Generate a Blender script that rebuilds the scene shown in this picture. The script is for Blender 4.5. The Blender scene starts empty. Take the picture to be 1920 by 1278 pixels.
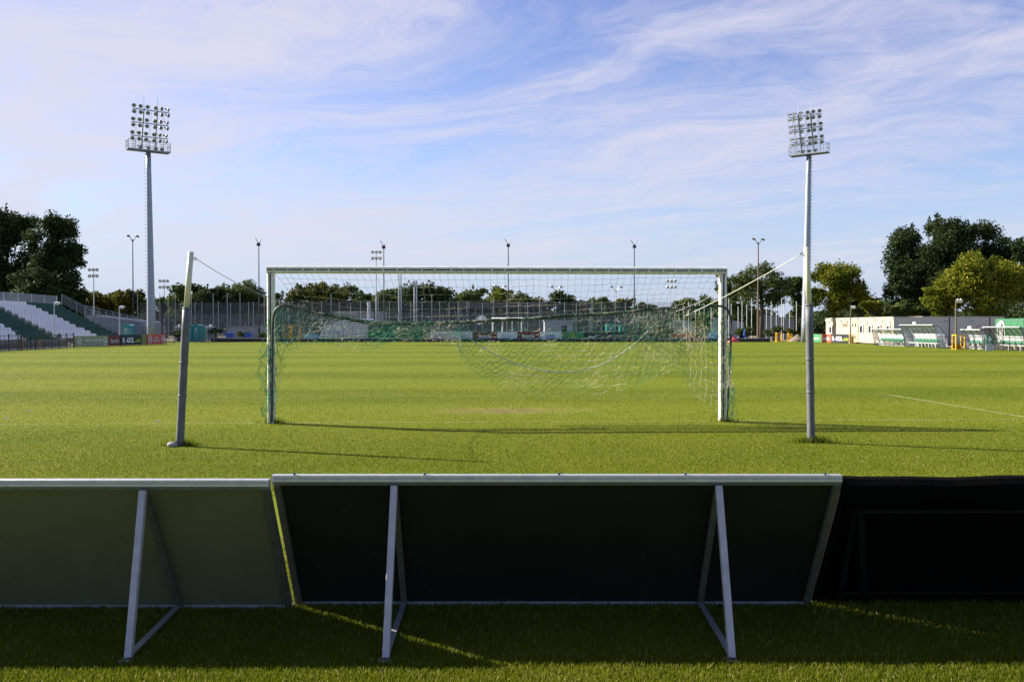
import bpy, math, random
import numpy as np
from mathutils import Vector, Matrix
R = math.radians
sc = bpy.context.scene
col = sc.collection
# ---------------------------------------------------------------- camera
F_PX, HZ, CAMH = 1664.0, 612.0, 1.575
PITCH = math.atan((639 - HZ) / F_PX)
cd = bpy.data.cameras.new('camera'); cam = bpy.data.objects.new('camera', cd); col.objects.link(cam)
cam.location = (0, 0, CAMH); cam.rotation_euler = (math.pi / 2 - PITCH, 0, 0)
cd.sensor_width = 36; cd.lens = 36 * F_PX / 1920; cd.clip_end = 3000; cd.clip_start = 0.05
sc.camera = cam
# ---------------------------------------------------------------- light
SUN_TO = Vector((-1.53, 0.54, 1.0)).normalized()
EL = math.asin(SUN_TO.z); ROT = math.atan2(SUN_TO.x, SUN_TO.y)
sl = bpy.data.lights.new('sun', 'SUN'); so = bpy.data.objects.new('sun', sl); col.objects.link(so)
sl.energy = 5.0; sl.angle = R(0.53); sl.color = (1.0, 0.93, 0.80)
so.rotation_euler = (-SUN_TO).to_track_quat('-Z', 'Y').to_euler()
w = bpy.data.worlds.new('World'); sc.world = w; w.use_nodes = True
def build_world():
    nt = w.node_tree; N = nt.nodes; L = nt.links; N.clear()
    out = N.new('ShaderNodeOutputWorld'); bg = N.new('ShaderNodeBackground'); L.new(bg.outputs[0], out.inputs[0])
    sky = N.new('ShaderNodeTexSky'); sky.sky_type = 'NISHITA'; sky.sun_disc = False
    sky.sun_elevation = EL; sky.sun_rotation = ROT; sky.altitude = 60; sky.air_density = 1.0; sky.dust_density = 0.15; sky.ozone_density = 2.0
    def math_(op, a, b=None, c=None):
        n = N.new('ShaderNodeMath'); n.operation = op
        for i, v in enumerate((a, b, c)):
            if v is None: continue
            if isinstance(v, (int, float)): n.inputs[i].default_value = v
            else: L.new(v, n.inputs[i])
        return n.outputs[0]
    tc = N.new('ShaderNodeTexCoord'); sp = N.new('ShaderNodeSeparateXYZ'); L.new(tc.outputs['Generated'], sp.inputs[0])
    zz = math_('MAXIMUM', sp.outputs[2], 0.0); den = math_('ADD', zz, 0.09)
    px = math_('DIVIDE', sp.outputs[0], den); py = math_('DIVIDE', sp.outputs[1], den)
    cb = N.new('ShaderNodeCombineXYZ'); L.new(px, cb.inputs[0]); L.new(py, cb.inputs[1])
    wn = N.new('ShaderNodeTexNoise'); wn.inputs['Scale'].default_value = .9; wn.inputs['Detail'].default_value = 4; L.new(cb.outputs[0], wn.inputs[0])
    wv = N.new('ShaderNodeVectorMath'); wv.operation = 'SUBTRACT'; L.new(wn.outputs['Color'], wv.inputs[0]); wv.inputs[1].default_value = (.5, .5, .5)
    ws = N.new('ShaderNodeVectorMath'); ws.operation = 'SCALE'; L.new(wv.outputs[0], ws.inputs[0]); ws.inputs['Scale'].default_value = 1.3
    wa = N.new('ShaderNodeVectorMath'); wa.operation = 'ADD'; L.new(cb.outputs[0], wa.inputs[0]); L.new(ws.outputs[0], wa.inputs[1])
    mp0 = N.new('ShaderNodeMapping'); L.new(wa.outputs[0], mp0.inputs[0]); mp0.inputs['Rotation'].default_value[2] = R(36)  # streak direction to local x
    def noise(vec, sx, sy, scale, det, rough, dist, off=(0, 0, 0)):
        m = N.new('ShaderNodeMapping'); L.new(vec, m.inputs[0]); m.inputs['Scale'].default_value = (sx, sy, 1); m.inputs['Location'].default_value = off
        n = N.new('ShaderNodeTexNoise'); L.new(m.outputs[0], n.inputs[0])
        n.inputs['Scale'].default_value = scale; n.inputs['Detail'].default_value = det; n.inputs['Roughness'].default_value = rough; n.inputs['Distortion'].default_value = dist
        return n.outputs[0]
    mp1 = N.new('ShaderNodeMapping'); L.new(mp0.outputs[0], mp1.inputs[0]); mp1.inputs['Rotation'].default_value[2] = R(-10)
    n1 = noise(mp0.outputs[0], 0.30, 1.0, 1.25, 12, 0.66, .7, (3.1, 0.4, 0))
    n2 = noise(mp1.outputs[0], 0.22, 1.0, 4.2, 11, 0.68, 0.6, (9.0, 2.2, 0))
    n3 = noise(mp0.outputs[0], 0.35, 0.6, 0.62, 3, 0.5, 0.4, (1.7, 5.1, 0))
    a = math_('MULTIPLY', n1, 0.42); b = math_('MULTIPLY', n2, 0.24); c = math_('MULTIPLY', n3, 0.36)
    s = math_('ADD', math_('ADD', a, b), c)
    # denser veil toward the sun side, thinning to the right and towards the horizon
    veil = math_('MULTIPLY', sp.outputs[0], -0.12); up = math_('MULTIPLY', zz, 0.06)
    s = math_('ADD', s, math_('ADD', veil, up))
    mr = N.new('ShaderNodeMapRange'); mr.interpolation_type = 'SMOOTHSTEP'; L.new(s, mr.inputs[0])
    mr.inputs['From Min'].default_value = 0.39; mr.inputs['From Max'].default_value = 0.63; mr.inputs['To Min'].default_value = 0.0; mr.inputs['To Max'].default_value = 0.92
    fade = N.new('ShaderNodeMapRange'); L.new(sp.outputs[2], fade.inputs[0]); fade.inputs['From Min'].default_value = 0.0; fade.inputs['From Max'].default_value = 0.09
    front = N.new('ShaderNodeMapRange'); L.new(sp.outputs[1], front.inputs[0]); front.inputs['From Min'].default_value = -.5; front.inputs['From Max'].default_value = .25
    cl = math_('MULTIPLY', math_('MULTIPLY', mr.outputs[0], fade.outputs[0]), front.outputs[0])
    hs = N.new('ShaderNodeHueSaturation'); L.new(sky.outputs[0], hs.inputs['Color']); hs.inputs['Hue'].default_value = SKY_HUE; hs.inputs['Saturation'].default_value = SKY_SAT; hs.inputs['Value'].default_value = SKY_VAL
    mx = N.new('ShaderNodeMix'); mx.data_type = 'RGBA'; L.new(cl, mx.inputs[0]); L.new(hs.outputs[0], mx.inputs[6]); mx.inputs[7].default_value = CLOUD
    hzf = N.new('ShaderNodeMapRange'); hzf.interpolation_type = 'SMOOTHSTEP'; L.new(sp.outputs[2], hzf.inputs[0]); hzf.inputs['From Min'].default_value = .0; hzf.inputs['From Max'].default_value = .24; hzf.inputs['To Min'].default_value = .9; hzf.inputs['To Max'].default_value = 0
    mh = N.new('ShaderNodeMix'); mh.data_type = 'RGBA'; L.new(hzf.outputs[0], mh.inputs[0]); L.new(hs.outputs[0], mh.inputs[6]); mh.inputs[7].default_value = (2.35, 2.85, 4.05, 1); L.new(mh.outputs[2], mx.inputs[6])
    L.new(mx.outputs[2], bg.inputs[0]); bg.inputs[1].default_value = 0.074
SKY_HUE, SKY_SAT, SKY_VAL = 0.525, 1.08, 0.88
CLOUD = (3.75, 3.68, 4.35, 1)
build_world()
sc.view_settings.view_transform = 'Standard'; sc.view_settings.look = 'None'; sc.view_settings.gamma = 1.0
sc.view_settings.exposure = 1.43; sc.view_settings.use_curve_mapping = False
# ---------------------------------------------------------------- helpers
def ray(px, py):
    u = (px - 960) / F_PX; v = (639 - py) / F_PX; c, s = math.cos(PITCH), math.sin(PITCH)
    return Vector((u, c + v * s, -s + v * c))
def at(px, py, Y):
    d = ray(px, py); return Vector((d.x / d.y * Y, Y, CAMH + d.z / d.y * Y))
def gp(px, py):
    d = ray(px, py); t = -CAMH / d.z; return Vector((d.x * t, d.y * t, 0))
def X_at(px, Y, z=0):
    return (px - 960) / F_PX * Y * (1 + 0.0002)
def Z_at(py, Y): return at(960, py, Y).z
MATS = {}
def mat(name, c, rough=0.6, metal=0.0, var=0.12, scale=6.0, bump=0.0, bscale=60.0, c2=None, spec=0.5, trans=None, stretch=None):
    if name in MATS: return MATS[name]
    m = bpy.data.materials.new(name); m.use_nodes = True; N = m.node_tree.nodes; L = m.node_tree.links
    p = N['Principled BSDF']; p.inputs['Roughness'].default_value = rough; p.inputs['Metallic'].default_value = metal
    p.inputs['Specular IOR Level'].default_value = spec
    tc = N.new('ShaderNodeTexCoord'); n = N.new('ShaderNodeTexNoise'); n.inputs['Scale'].default_value = scale; n.inputs['Detail'].default_value = 5; n.inputs['Roughness'].default_value = .65
    if stretch:
        mp = N.new('ShaderNodeMapping'); mp.inputs['Scale'].default_value = stretch; L.new(tc.outputs['Object'], mp.inputs[0]); L.new(mp.outputs[0], n.inputs[0])
    else: L.new(tc.outputs['Object'], n.inputs[0])
    r = N.new('ShaderNodeValToRGB'); L.new(n.outputs[0], r.inputs[0])
    a = tuple(x * (1 - var) for x in c); b = c2 if c2 else tuple(min(1, x * (1 + var)) for x in c)
    r.color_ramp.elements[0].position = .35; r.color_ramp.elements[1].position = .65
    r.color_ramp.elements[0].color = (*a, 1); r.color_ramp.elements[1].color = (*b, 1)
    L.new(r.outputs[0], p.inputs['Base Color'])
    if bump:
        n2 = N.new('ShaderNodeTexNoise'); n2.inputs['Scale'].default_value = bscale; n2.inputs['Detail'].default_value = 4; L.new(tc.outputs['Object'], n2.inputs[0])
        bp = N.new('ShaderNodeBump'); bp.inputs['Strength'].default_value = bump; bp.inputs['Distance'].default_value = .01; L.new(n2.outputs[0], bp.inputs['Height']); L.new(bp.outputs[0], p.inputs['Normal'])
    if trans is not None:
        t = N.new('ShaderNodeBsdfTransparent'); mx = N.new('ShaderNodeMixShader'); mx.inputs[0].default_value = trans
        L.new(p.outputs[0], mx.inputs[1]); L.new(t.outputs[0], mx.inputs[2]); L.new(mx.outputs[0], N['Material Output'].inputs[0])
    MATS[name] = m; return m
class MB:
    def __init__(s): s.v = []; s.f = []; s.m = []
    def add(s, vs, fs, mi=0):
        o = len(s.v); s.v += [tuple(v) for v in vs]; s.f += [tuple(i + o for i in f) for f in fs]; s.m += [mi] * len(fs); return s
    def box(s, c, d, M=None, mi=0):
        x, y, z = d[0] / 2, d[1] / 2, d[2] / 2; c = Vector(c)
        vs = [Vector(q) for q in ((-x, -y, -z), (x, -y, -z), (x, y, -z), (-x, y, -z), (-x, -y, z), (x, -y, z), (x, y, z), (-x, y, z))]
        if M: vs = [M @ v for v in vs]
        return s.add([v + c for v in vs], [(0, 3, 2, 1), (4, 5, 6, 7), (0, 1, 5, 4), (1, 2, 6, 5), (2, 3, 7, 6), (3, 0, 4, 7)], mi)
    def bar(s, a, b, wx, wy, mi=0, up=Vector((0, 0, 1))):      # box beam between two points
        a = Vector(a); b = Vector(b); d = (b - a).normalized()
        if abs(d.dot(up)) > .99: up = Vector((0, 1, 0))
        sx = d.cross(up).normalized(); sy = sx.cross(d).normalized(); vs = []
        for p in (a, b):
            for i, j in ((-1, -1), (1, -1), (1, 1), (-1, 1)): vs.append(p + sx * i * wx / 2 + sy * j * wy / 2)
        return s.add(vs, [(0, 1, 2, 3), (7, 6, 5, 4), (0, 4, 5, 1), (1, 5, 6, 2), (2, 6, 7, 3), (3, 7, 4, 0)], mi)
    def tube(s, pts, r, n=6, mi=0, cap=True):
        pts = [Vector(p) for p in pts]; rs = r if isinstance(r, (list, tuple)) else [r] * len(pts)
        vs = []; K = len(pts)
        d0 = (pts[-1] - pts[0]).normalized(); ref = Vector((0, 0, 1)) if abs(d0.z) < .8 else Vector((0, 1, 0))
        for k, p in enumerate(pts):
            d = (pts[min(k + 1, K - 1)] - pts[max(k - 1, 0)]);
            d = d.normalized() if d.length > 1e-9 else d0
            sx = d.cross(ref)
            sx = sx.normalized() if sx.length > 1e-4 else Vector((1, 0, 0))
            sy = sx.cross(d).normalized()
            for i in range(n):
                t = 2 * math.pi * i / n; vs.append(p + (sx * math.cos(t) + sy * math.sin(t)) * rs[k])
        fs = [(k * n + i, k * n + (i + 1) % n, (k + 1) * n + (i + 1) % n, (k + 1) * n + i) for k in range(K - 1) for i in range(n)]
        if cap and n > 2: fs += [tuple(range(n - 1, -1, -1)), tuple((K - 1) * n + i for i in range(n))]
        return s.add(vs, fs, mi)
    def prism(s, poly, a, b, mi=0):      # poly in local (x,y) list of 3D pts at a and offset to b
        n = len(poly); va = [Vector(p) + Vector(a) for p in poly]; vb = [Vector(p) + Vector(b) for p in poly]
        return s.add(va + vb, [tuple(range(n - 1, -1, -1)), tuple(range(n, 2 * n))] + [(i, (i + 1) % n, n + (i + 1) % n, n + i) for i in range(n)], mi)
    def quad(s, a, b, c, d, mi=0): return s.add([a, b, c, d], [(0, 1, 2, 3)], mi)
    def build(s, name, mats, parent=None, smooth=False, bevel=0):
        me = bpy.data.meshes.new(name); me.from_pydata(s.v, [], s.f)
        for m in (mats if isinstance(mats, (list, tuple)) else [mats]): me.materials.append(m)
        if len(me.materials) > 1: me.polygons.foreach_set('material_index', s.m)
        if smooth: me.polygons.foreach_set('use_smooth', [True] * len(me.polygons))
        me.update(); o = bpy.data.objects.new(name, me); col.objects.link(o)
        if parent: o.parent = parent
        if bevel:
            b = o.modifiers.new('b', 'BEVEL'); b.width = bevel; b.segments = 2; b.limit_method = 'ANGLE'
        return o
def tag(o, label=None, cat=None, group=None, kind=None):
    if label: o['label'] = label
    if cat: o['category'] = cat
    if group: o['group'] = group
    if kind: o['kind'] = kind
    return o
def empty(name, loc, label, cat, group=None, rz=0):
    o = bpy.data.objects.new(name, None); col.objects.link(o); o.location = loc; o.rotation_euler = (0, 0, rz); o.empty_display_size = .1
    return tag(o, label, cat, group)
def copy_tree(o, parent=None):
    c = o.copy(); col.objects.link(c); c.parent = parent
    for ch in list(o.children): copy_tree(ch, c)
    return c
def np_mesh(name, V, Fc, m, parent=None, attr=None):
    """V (n,3), Fc (k,j) equal-size faces"""
    me = bpy.data.meshes.new(name); k, j = Fc.shape
    me.vertices.add(len(V)); me.vertices.foreach_set('co', V.astype(np.float32).ravel())
    me.loops.add(k * j); me.loops.foreach_set('vertex_index', Fc.astype(np.int32).ravel())
    me.polygons.add(k); me.polygons.foreach_set('loop_start', np.arange(0, k * j, j, dtype=np.int32)); me.polygons.foreach_set('loop_total', np.full(k, j, dtype=np.int32))
    me.update(calc_edges=True)
    if attr is not None:
        a = me.attributes.new('tone', 'FLOAT', 'POINT'); a.data.foreach_set('value', attr.astype(np.float32))
    me.materials.append(m); o = bpy.data.objects.new(name, me); col.objects.link(o)
    if parent: o.parent = parent
    return o
def text_part(name, s, m, parent, x, z, h, wdt=None, y=-.03, label=None, font_bold=0.0, shear=0.0):
    cu = bpy.data.curves.new(name, 'FONT'); cu.body = s; cu.size = 1; cu.align_x = 'CENTER'; cu.align_y = 'CENTER'; cu.extrude = 0.01; cu.offset = font_bold; cu.shear = shear
    cu.resolution_u = 3
    t = bpy.data.objects.new(name, cu); col.objects.link(t); dg = bpy.context.evaluated_depsgraph_get()
    me = bpy.data.meshes.new_from_object(t.evaluated_get(dg)); bpy.data.objects.remove(t); me.materials.clear(); me.materials.append(m)
    co = np.zeros(len(me.vertices) * 3, dtype=np.float32); me.vertices.foreach_get('co', co); co = co.reshape(-1, 3)
    mn, mx_ = co.min(0), co.max(0); co = co - (mn + mx_) / 2; sy = h / max(1e-4, mx_[1] - mn[1]); sx = (wdt / (mx_[0] - mn[0])) if wdt else sy
    out = np.zeros_like(co); out[:, 0] = co[:, 0] * sx + x; out[:, 2] = co[:, 1] * sy + z; out[:, 1] = -co[:, 2] * .6 + y
    me.vertices.foreach_set('co', out.ravel()); me.update(); o = bpy.data.objects.new(name, me); col.objects.link(o); o.parent = parent
    if label: o['label'] = label
    return o
def interp(pts, x):
    xs = [p[0] for p in pts]; return [float(np.interp(x, xs, [p[k] for p in pts])) for k in range(1, len(pts[0]))]
# common materials
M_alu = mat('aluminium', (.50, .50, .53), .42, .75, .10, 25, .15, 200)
M_galv = mat('galvanised_steel', (.30, .33, .37), .50, .55, .18, 8, .1, 60)
M_galvl = mat('galvanised_light', (.52, .53, .55), .50, .3, .12, 8)
M_dark = mat('dark_steel', (.045, .045, .05), .5, .3, .2, 10)
M_black = mat('black_sheet', (.0025, .0025, .0025), .95, 0, .25, 20, .1, 30, spec=.05)
M_white = mat('white_paint', (.72, .72, .70), .4, 0, .08, 6)
M_offwhite = mat('off_white', (.60, .60, .58), .6, 0, .12, 5)
M_conc = mat('concrete', (.26, .25, .23), .9, 0, .2, 5, .3, 40)
M_green = mat('green_plastic', (.03, .22, .10), .45, 0, .15, 8)
M_dgreen = mat('dark_green_plastic', (.008, .070, .045), .6, 0, .2, 8, spec=.2)
M_red = mat('red_vinyl', (.50, .035, .03), .5, 0, .08, 3)
M_yel = mat('yellow_paint', (.75, .42, .02), .45, 0, .1, 6)
M_blue = mat('blue_plastic', (.03, .09, .40), .4, 0, .1, 6)
M_teal = mat('teal_plastic', (.015, .22, .20), .4, 0, .12, 6)
M_wood = mat('brown_post', (.16, .11, .07), .7, 0, .2, 12)
# ---------------------------------------------------------------- pitch frame
PA = R(2.6)
PX = Vector((math.cos(PA), math.sin(PA), 0)); PY = Vector((-math.sin(PA), math.cos(PA), 0))
GO = Vector((-0.21, 14.62, 0))
def pw(a, b, z=0): return GO + PX * a + PY * b + Vector((0, 0, z))

def grass_mat():
    m = bpy.data.materials.new('turf'); m.use_nodes = True; N = m.node_tree.nodes; L = m.node_tree.links; p = N['Principled BSDF']
    p.inputs['Roughness'].default_value = .75; p.inputs['Specular IOR Level'].default_value = .05
    tc = N.new('ShaderNodeTexCoord')
    mp = N.new('ShaderNodeMapping'); mp.vector_type = 'TEXTURE'; mp.inputs['Rotation'].default_value[2] = PA; mp.inputs['Location'].default_value = GO; L.new(tc.outputs['Object'], mp.inputs[0])
    sp = N.new('ShaderNodeSeparateXYZ'); L.new(mp.outputs[0], sp.inputs[0])
    def M_(op, a, b=None, clamp=False):
        n = N.new('ShaderNodeMath'); n.operation = op; n.use_clamp = clamp
        for i, v in enumerate((a, b)):
            if v is None: continue
            if isinstance(v, (int, float)): n.inputs[i].default_value = v
            else: L.new(v, n.inputs[i])
        return n.outputs[0]
    def NZ(sc_, det=4, vec=None, stretch=None, rough=.6):
        n = N.new('ShaderNodeTexNoise'); n.inputs['Scale'].default_value = sc_; n.inputs['Detail'].default_value = det; n.inputs['Roughness'].default_value = rough
        v = vec or mp.outputs[0]
        if stretch:
            q = N.new('ShaderNodeMapping'); q.inputs['Scale'].default_value = stretch; L.new(v, q.inputs[0]); v = q.outputs[0]
        L.new(v, n.inputs[0]); return n.outputs[0]
    def MIX(f, a, b):
        x = N.new('ShaderNodeMix'); x.data_type = 'RGBA'
        if isinstance(f, float): x.inputs[0].default_value = f
        else: L.new(f, x.inputs[0])
        for i, v in ((6, a), (7, b)):
            if isinstance(v, tuple): x.inputs[i].default_value = (*v, 1)
            else: L.new(v, x.inputs[i])
        return x.outputs[2]
    def RNG(v, a, b, c=0., d=1.):
        x = N.new('ShaderNodeMapRange'); x.interpolation_type = 'SMOOTHSTEP'; L.new(v, x.inputs[0])
        for i, q in enumerate((a, b, c, d)): x.inputs[i + 1].default_value = q
        return x.outputs[0]
    # mowing stripes along the goal line
    wob = M_('MULTIPLY', NZ(.12, 3), 1.6)
    st = M_('SINE', M_('MULTIPLY', M_('ADD', sp.outputs[1], wob), 2 * math.pi / 8.6)); st = RNG(st, -.5, .5)
    big = NZ(.22, 5, stretch=(.5, 1, 1)); mid = NZ(1.6, 6); fine = NZ(22, 5, rough=.8); speck = NZ(90, 3, rough=.9)
    A = MIX(st, (.080, .108, .0035), (.114, .140, .0070))
    B = MIX(RNG(big, .35, .65), A, MIX(.5, A, (.138, .148, .010)))
    C = MIX(RNG(mid, .50, .78, 0, .45), B, (.150, .148, .018))
    D = MIX(RNG(fine, .35, .70, 0, .38), C, MIX(.45, C, (.02, .05, .004)))
    E = MIX(RNG(speck, .62, .80, 0, .35), D, (.30, .30, .12))
    # bare worn earth in the goal mouth
    ex = M_('DIVIDE', M_('SUBTRACT', sp.outputs[0], .15), 1.35); ey = M_('DIVIDE', M_('SUBTRACT', sp.outputs[1], 2.0), .62)
    rr = M_('ADD', M_('MULTIPLY', ex, ex), M_('MULTIPLY', ey, ey))
    worn = M_('SUBTRACT', M_('ADD', M_('MULTIPLY', M_('SUBTRACT', NZ(3.4, 8, stretch=(.6, 1.5, 1), rough=.8), .5), 2.2), .56), M_('MULTIPLY', rr, .22))
    E = MIX(RNG(M_('SUBTRACT', M_('ADD', NZ(3, 5), .25), M_('MULTIPLY', rr, .10)), .5, .75, 0, .5), E, (.17, .15, .04))
    G = MIX(RNG(worn, .50, .58, 0, .95), E, MIX(RNG(fine, .3, .7), (.075, .045, .025), (.19, .115, .07)))
    # beyond the pitch: scrubby gravelly ground
    far = M_('MAXIMUM', RNG(sp.outputs[1], 78, 80), M_('MAXIMUM', RNG(M_('MULTIPLY', sp.outputs[0], -1), 31.0, 31.6), RNG(sp.outputs[0], 34.5, 36)))
    H = MIX(far, G, MIX(RNG(mid, .4, .6), (.10, .10, .05), (.20, .18, .15)))
    L.new(H, p.inputs['Base Color'])
    bp = N.new('ShaderNodeBump'); bp.inputs['Strength'].default_value = .6; bp.inputs['Distance'].default_value = .012; L.new(fine, bp.inputs['Height']); L.new(bp.outputs[0], p.inputs['Normal'])
    return m
def blade_mat(name, lo, hi, dry):
    m = bpy.data.materials.new(name); m.use_nodes = True; N = m.node_tree.nodes; L = m.node_tree.links; N.clear()
    out = N.new('ShaderNodeOutputMaterial'); at_ = N.new('ShaderNodeAttribute'); at_.attribute_name = 'tone'
    r = N.new('ShaderNodeValToRGB'); L.new(at_.outputs['Fac'], r.inputs[0]); e = r.color_ramp.elements
    e[0].position = 0; e[0].color = (*lo, 1); e[1].position = 1; e[1].color = (*dry, 1); k = e.new(.80); k.color = (*hi, 1)
    d = N.new('ShaderNodeBsdfPrincipled'); d.inputs['Roughness'].default_value = .6; d.inputs['Specular IOR Level'].default_value = .12; t = N.new('ShaderNodeBsdfTranslucent')
    L.new(r.outputs[0], d.inputs['Base Color']); L.new(r.outputs[0], t.inputs[0]); mx = N.new('ShaderNodeMixShader'); mx.inputs[0].default_value = .38
    L.new(d.outputs[0], mx.inputs[1]); L.new(t.outputs[0], mx.inputs[2]); L.new(mx.outputs[0], out.inputs[0]); return m
# ground sheet
g = MB(); S = 900
g.quad((-S, -60, 0), (S, -60, 0), (S, 1400, 0), (-S, 1400, 0)); tag(g.build('ground', grass_mat()), kind='structure')
# faint pitch lines
lm = mat('faded_line_chalk', (.13, .16, .015), .9, 0, .3, 9, c2=(.30, .31, .12))
ln = MB()
def strip(a0, b0, a1, b1, wd=.055):
    a = pw(a0, b0, .004); b = pw(a1, b1, .004); d = (b - a).normalized(); n = Vector((-d.y, d.x, 0)) * wd / 2; ln.quad(a - n, b - n, b + n, a + n)
for s_ in ((-31, 0, 31, 0), (-9.16, 5.5, 9.16, 5.5), (-20.2, 16.5, 20.2, 16.5)): strip(*s_)
for a_, b_ in ((9.16, 5.42), (20.2, 16.42)): strip(a_, 0.08, a_, b_, .10)
tag(ln.build('pitch_lines', lm), kind='structure')
# ---------------------------------------------------------------- grass blades
rng = np.random.default_rng(7)
def blades(name, n, Y0, Y1, power, h0, h1, w0, w1, m, seed, clump=.5, tone_shift=0.0):
    rg = np.random.default_rng(seed); u = rg.random(n)
    if power == 1: Y = Y0 * (Y1 / Y0) ** u
    else: q = 1 - power; Y = (Y0 ** q + u * (Y1 ** q - Y0 ** q)) ** (1 / q)
    X = (rg.random(n) * 2 - 1) * Y * .595; t = (Y - Y0) / (Y1 - Y0)
    pt = np.sin(X * 1.7 + np.sin(Y * 2.1) * 1.3) * np.sin(Y * 1.9 + np.sin(X * 1.3)); pt2 = np.sin(X * 9 + Y * 5 + np.sin(Y * 7) * 2) * np.sin(Y * 11 - X * 3)
    pu = (X - GO.x) * PX.x + (Y - GO.y) * PX.y; pv = (X - GO.x) * PY.x + (Y - GO.y) * PY.y
    e = (pu - .15) ** 2 / 1.35 ** 2 + (pv - 2.0) ** 2 / .62 ** 2
    rag = np.sin(X * 6.1 + np.sin(Y * 7) * 1.7) * np.sin(Y * 9.3 + np.sin(X * 4.3) * 2); keep = ~((e < 1.3) & (rg.random(n) < np.clip(1.0 - e * .75 + .75 * rag, 0, .985))); 
    X, Y, t, pt, pt2 = X[keep], Y[keep], t[keep], pt[keep], pt2[keep]; n = len(X)
    H = (h0 + (h1 - h0) * t) * (.55 + .75 * rg.random(n)) * (1 + .22 * pt2 * clump); W = (w0 + (w1 - w0) * t) * (.7 + .6 * rg.random(n))
    az = rg.random(n) * 6.283; lean = rg.normal(0, .45, n); la = rg.random(n) * 6.283
    dx, dy = np.cos(az) * W / 2, np.sin(az) * W / 2; lx, ly = np.cos(la) * lean * H, np.sin(la) * lean * H
    P = np.stack([np.stack([X - dx, Y - dy, np.zeros(n)], 1), np.stack([X + dx, Y + dy, np.zeros(n)], 1),
                  np.stack([X + dx * .75 + lx * .4, Y + dy * .75 + ly * .4, H * .6], 1), np.stack([X + lx, Y + ly, H], 1),
                  np.stack([X - dx * .75 + lx * .4, Y - dy * .75 + ly * .4, H * .6], 1)], 1)
    pvk = pv[keep]; tone = np.clip(.44 + .13 * pt + .07 * pt2 + .15 * np.tanh(2.2 * np.sin((pvk + .8) * 2 * np.pi / 8.6)) + rg.normal(0, .16, n) + tone_shift, 0, 1); tone = np.where(rg.random(n) < .05, 1.0, tone)
    idx = np.arange(n)[:, None] * 5 + np.arange(5)[None]
    o = np_mesh(name, P.reshape(-1, 3), idx, m, attr=np.repeat(tone, 5)); return tag(o, kind='stuff')
BM = blade_mat('grass_blade', (.072, .102, .0040), (.182, .203, .012), (.40, .36, .14))
tag(blades('grass', 260000, 3.7, 6.6, 1.4, .024, .024, .0034, .0038, BM, 3, tone_shift=.08), 'dense bright green grass blades standing around the feet of the low boards', 'grass')
tag(blades('turf_grass', 430000, 8.2, 62, 2.2, .0135, .024, .0045, .020, BM, 5, tone_shift=-.02), 'short mown turf of the sunlit pitch around the goal', 'grass')
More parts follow.
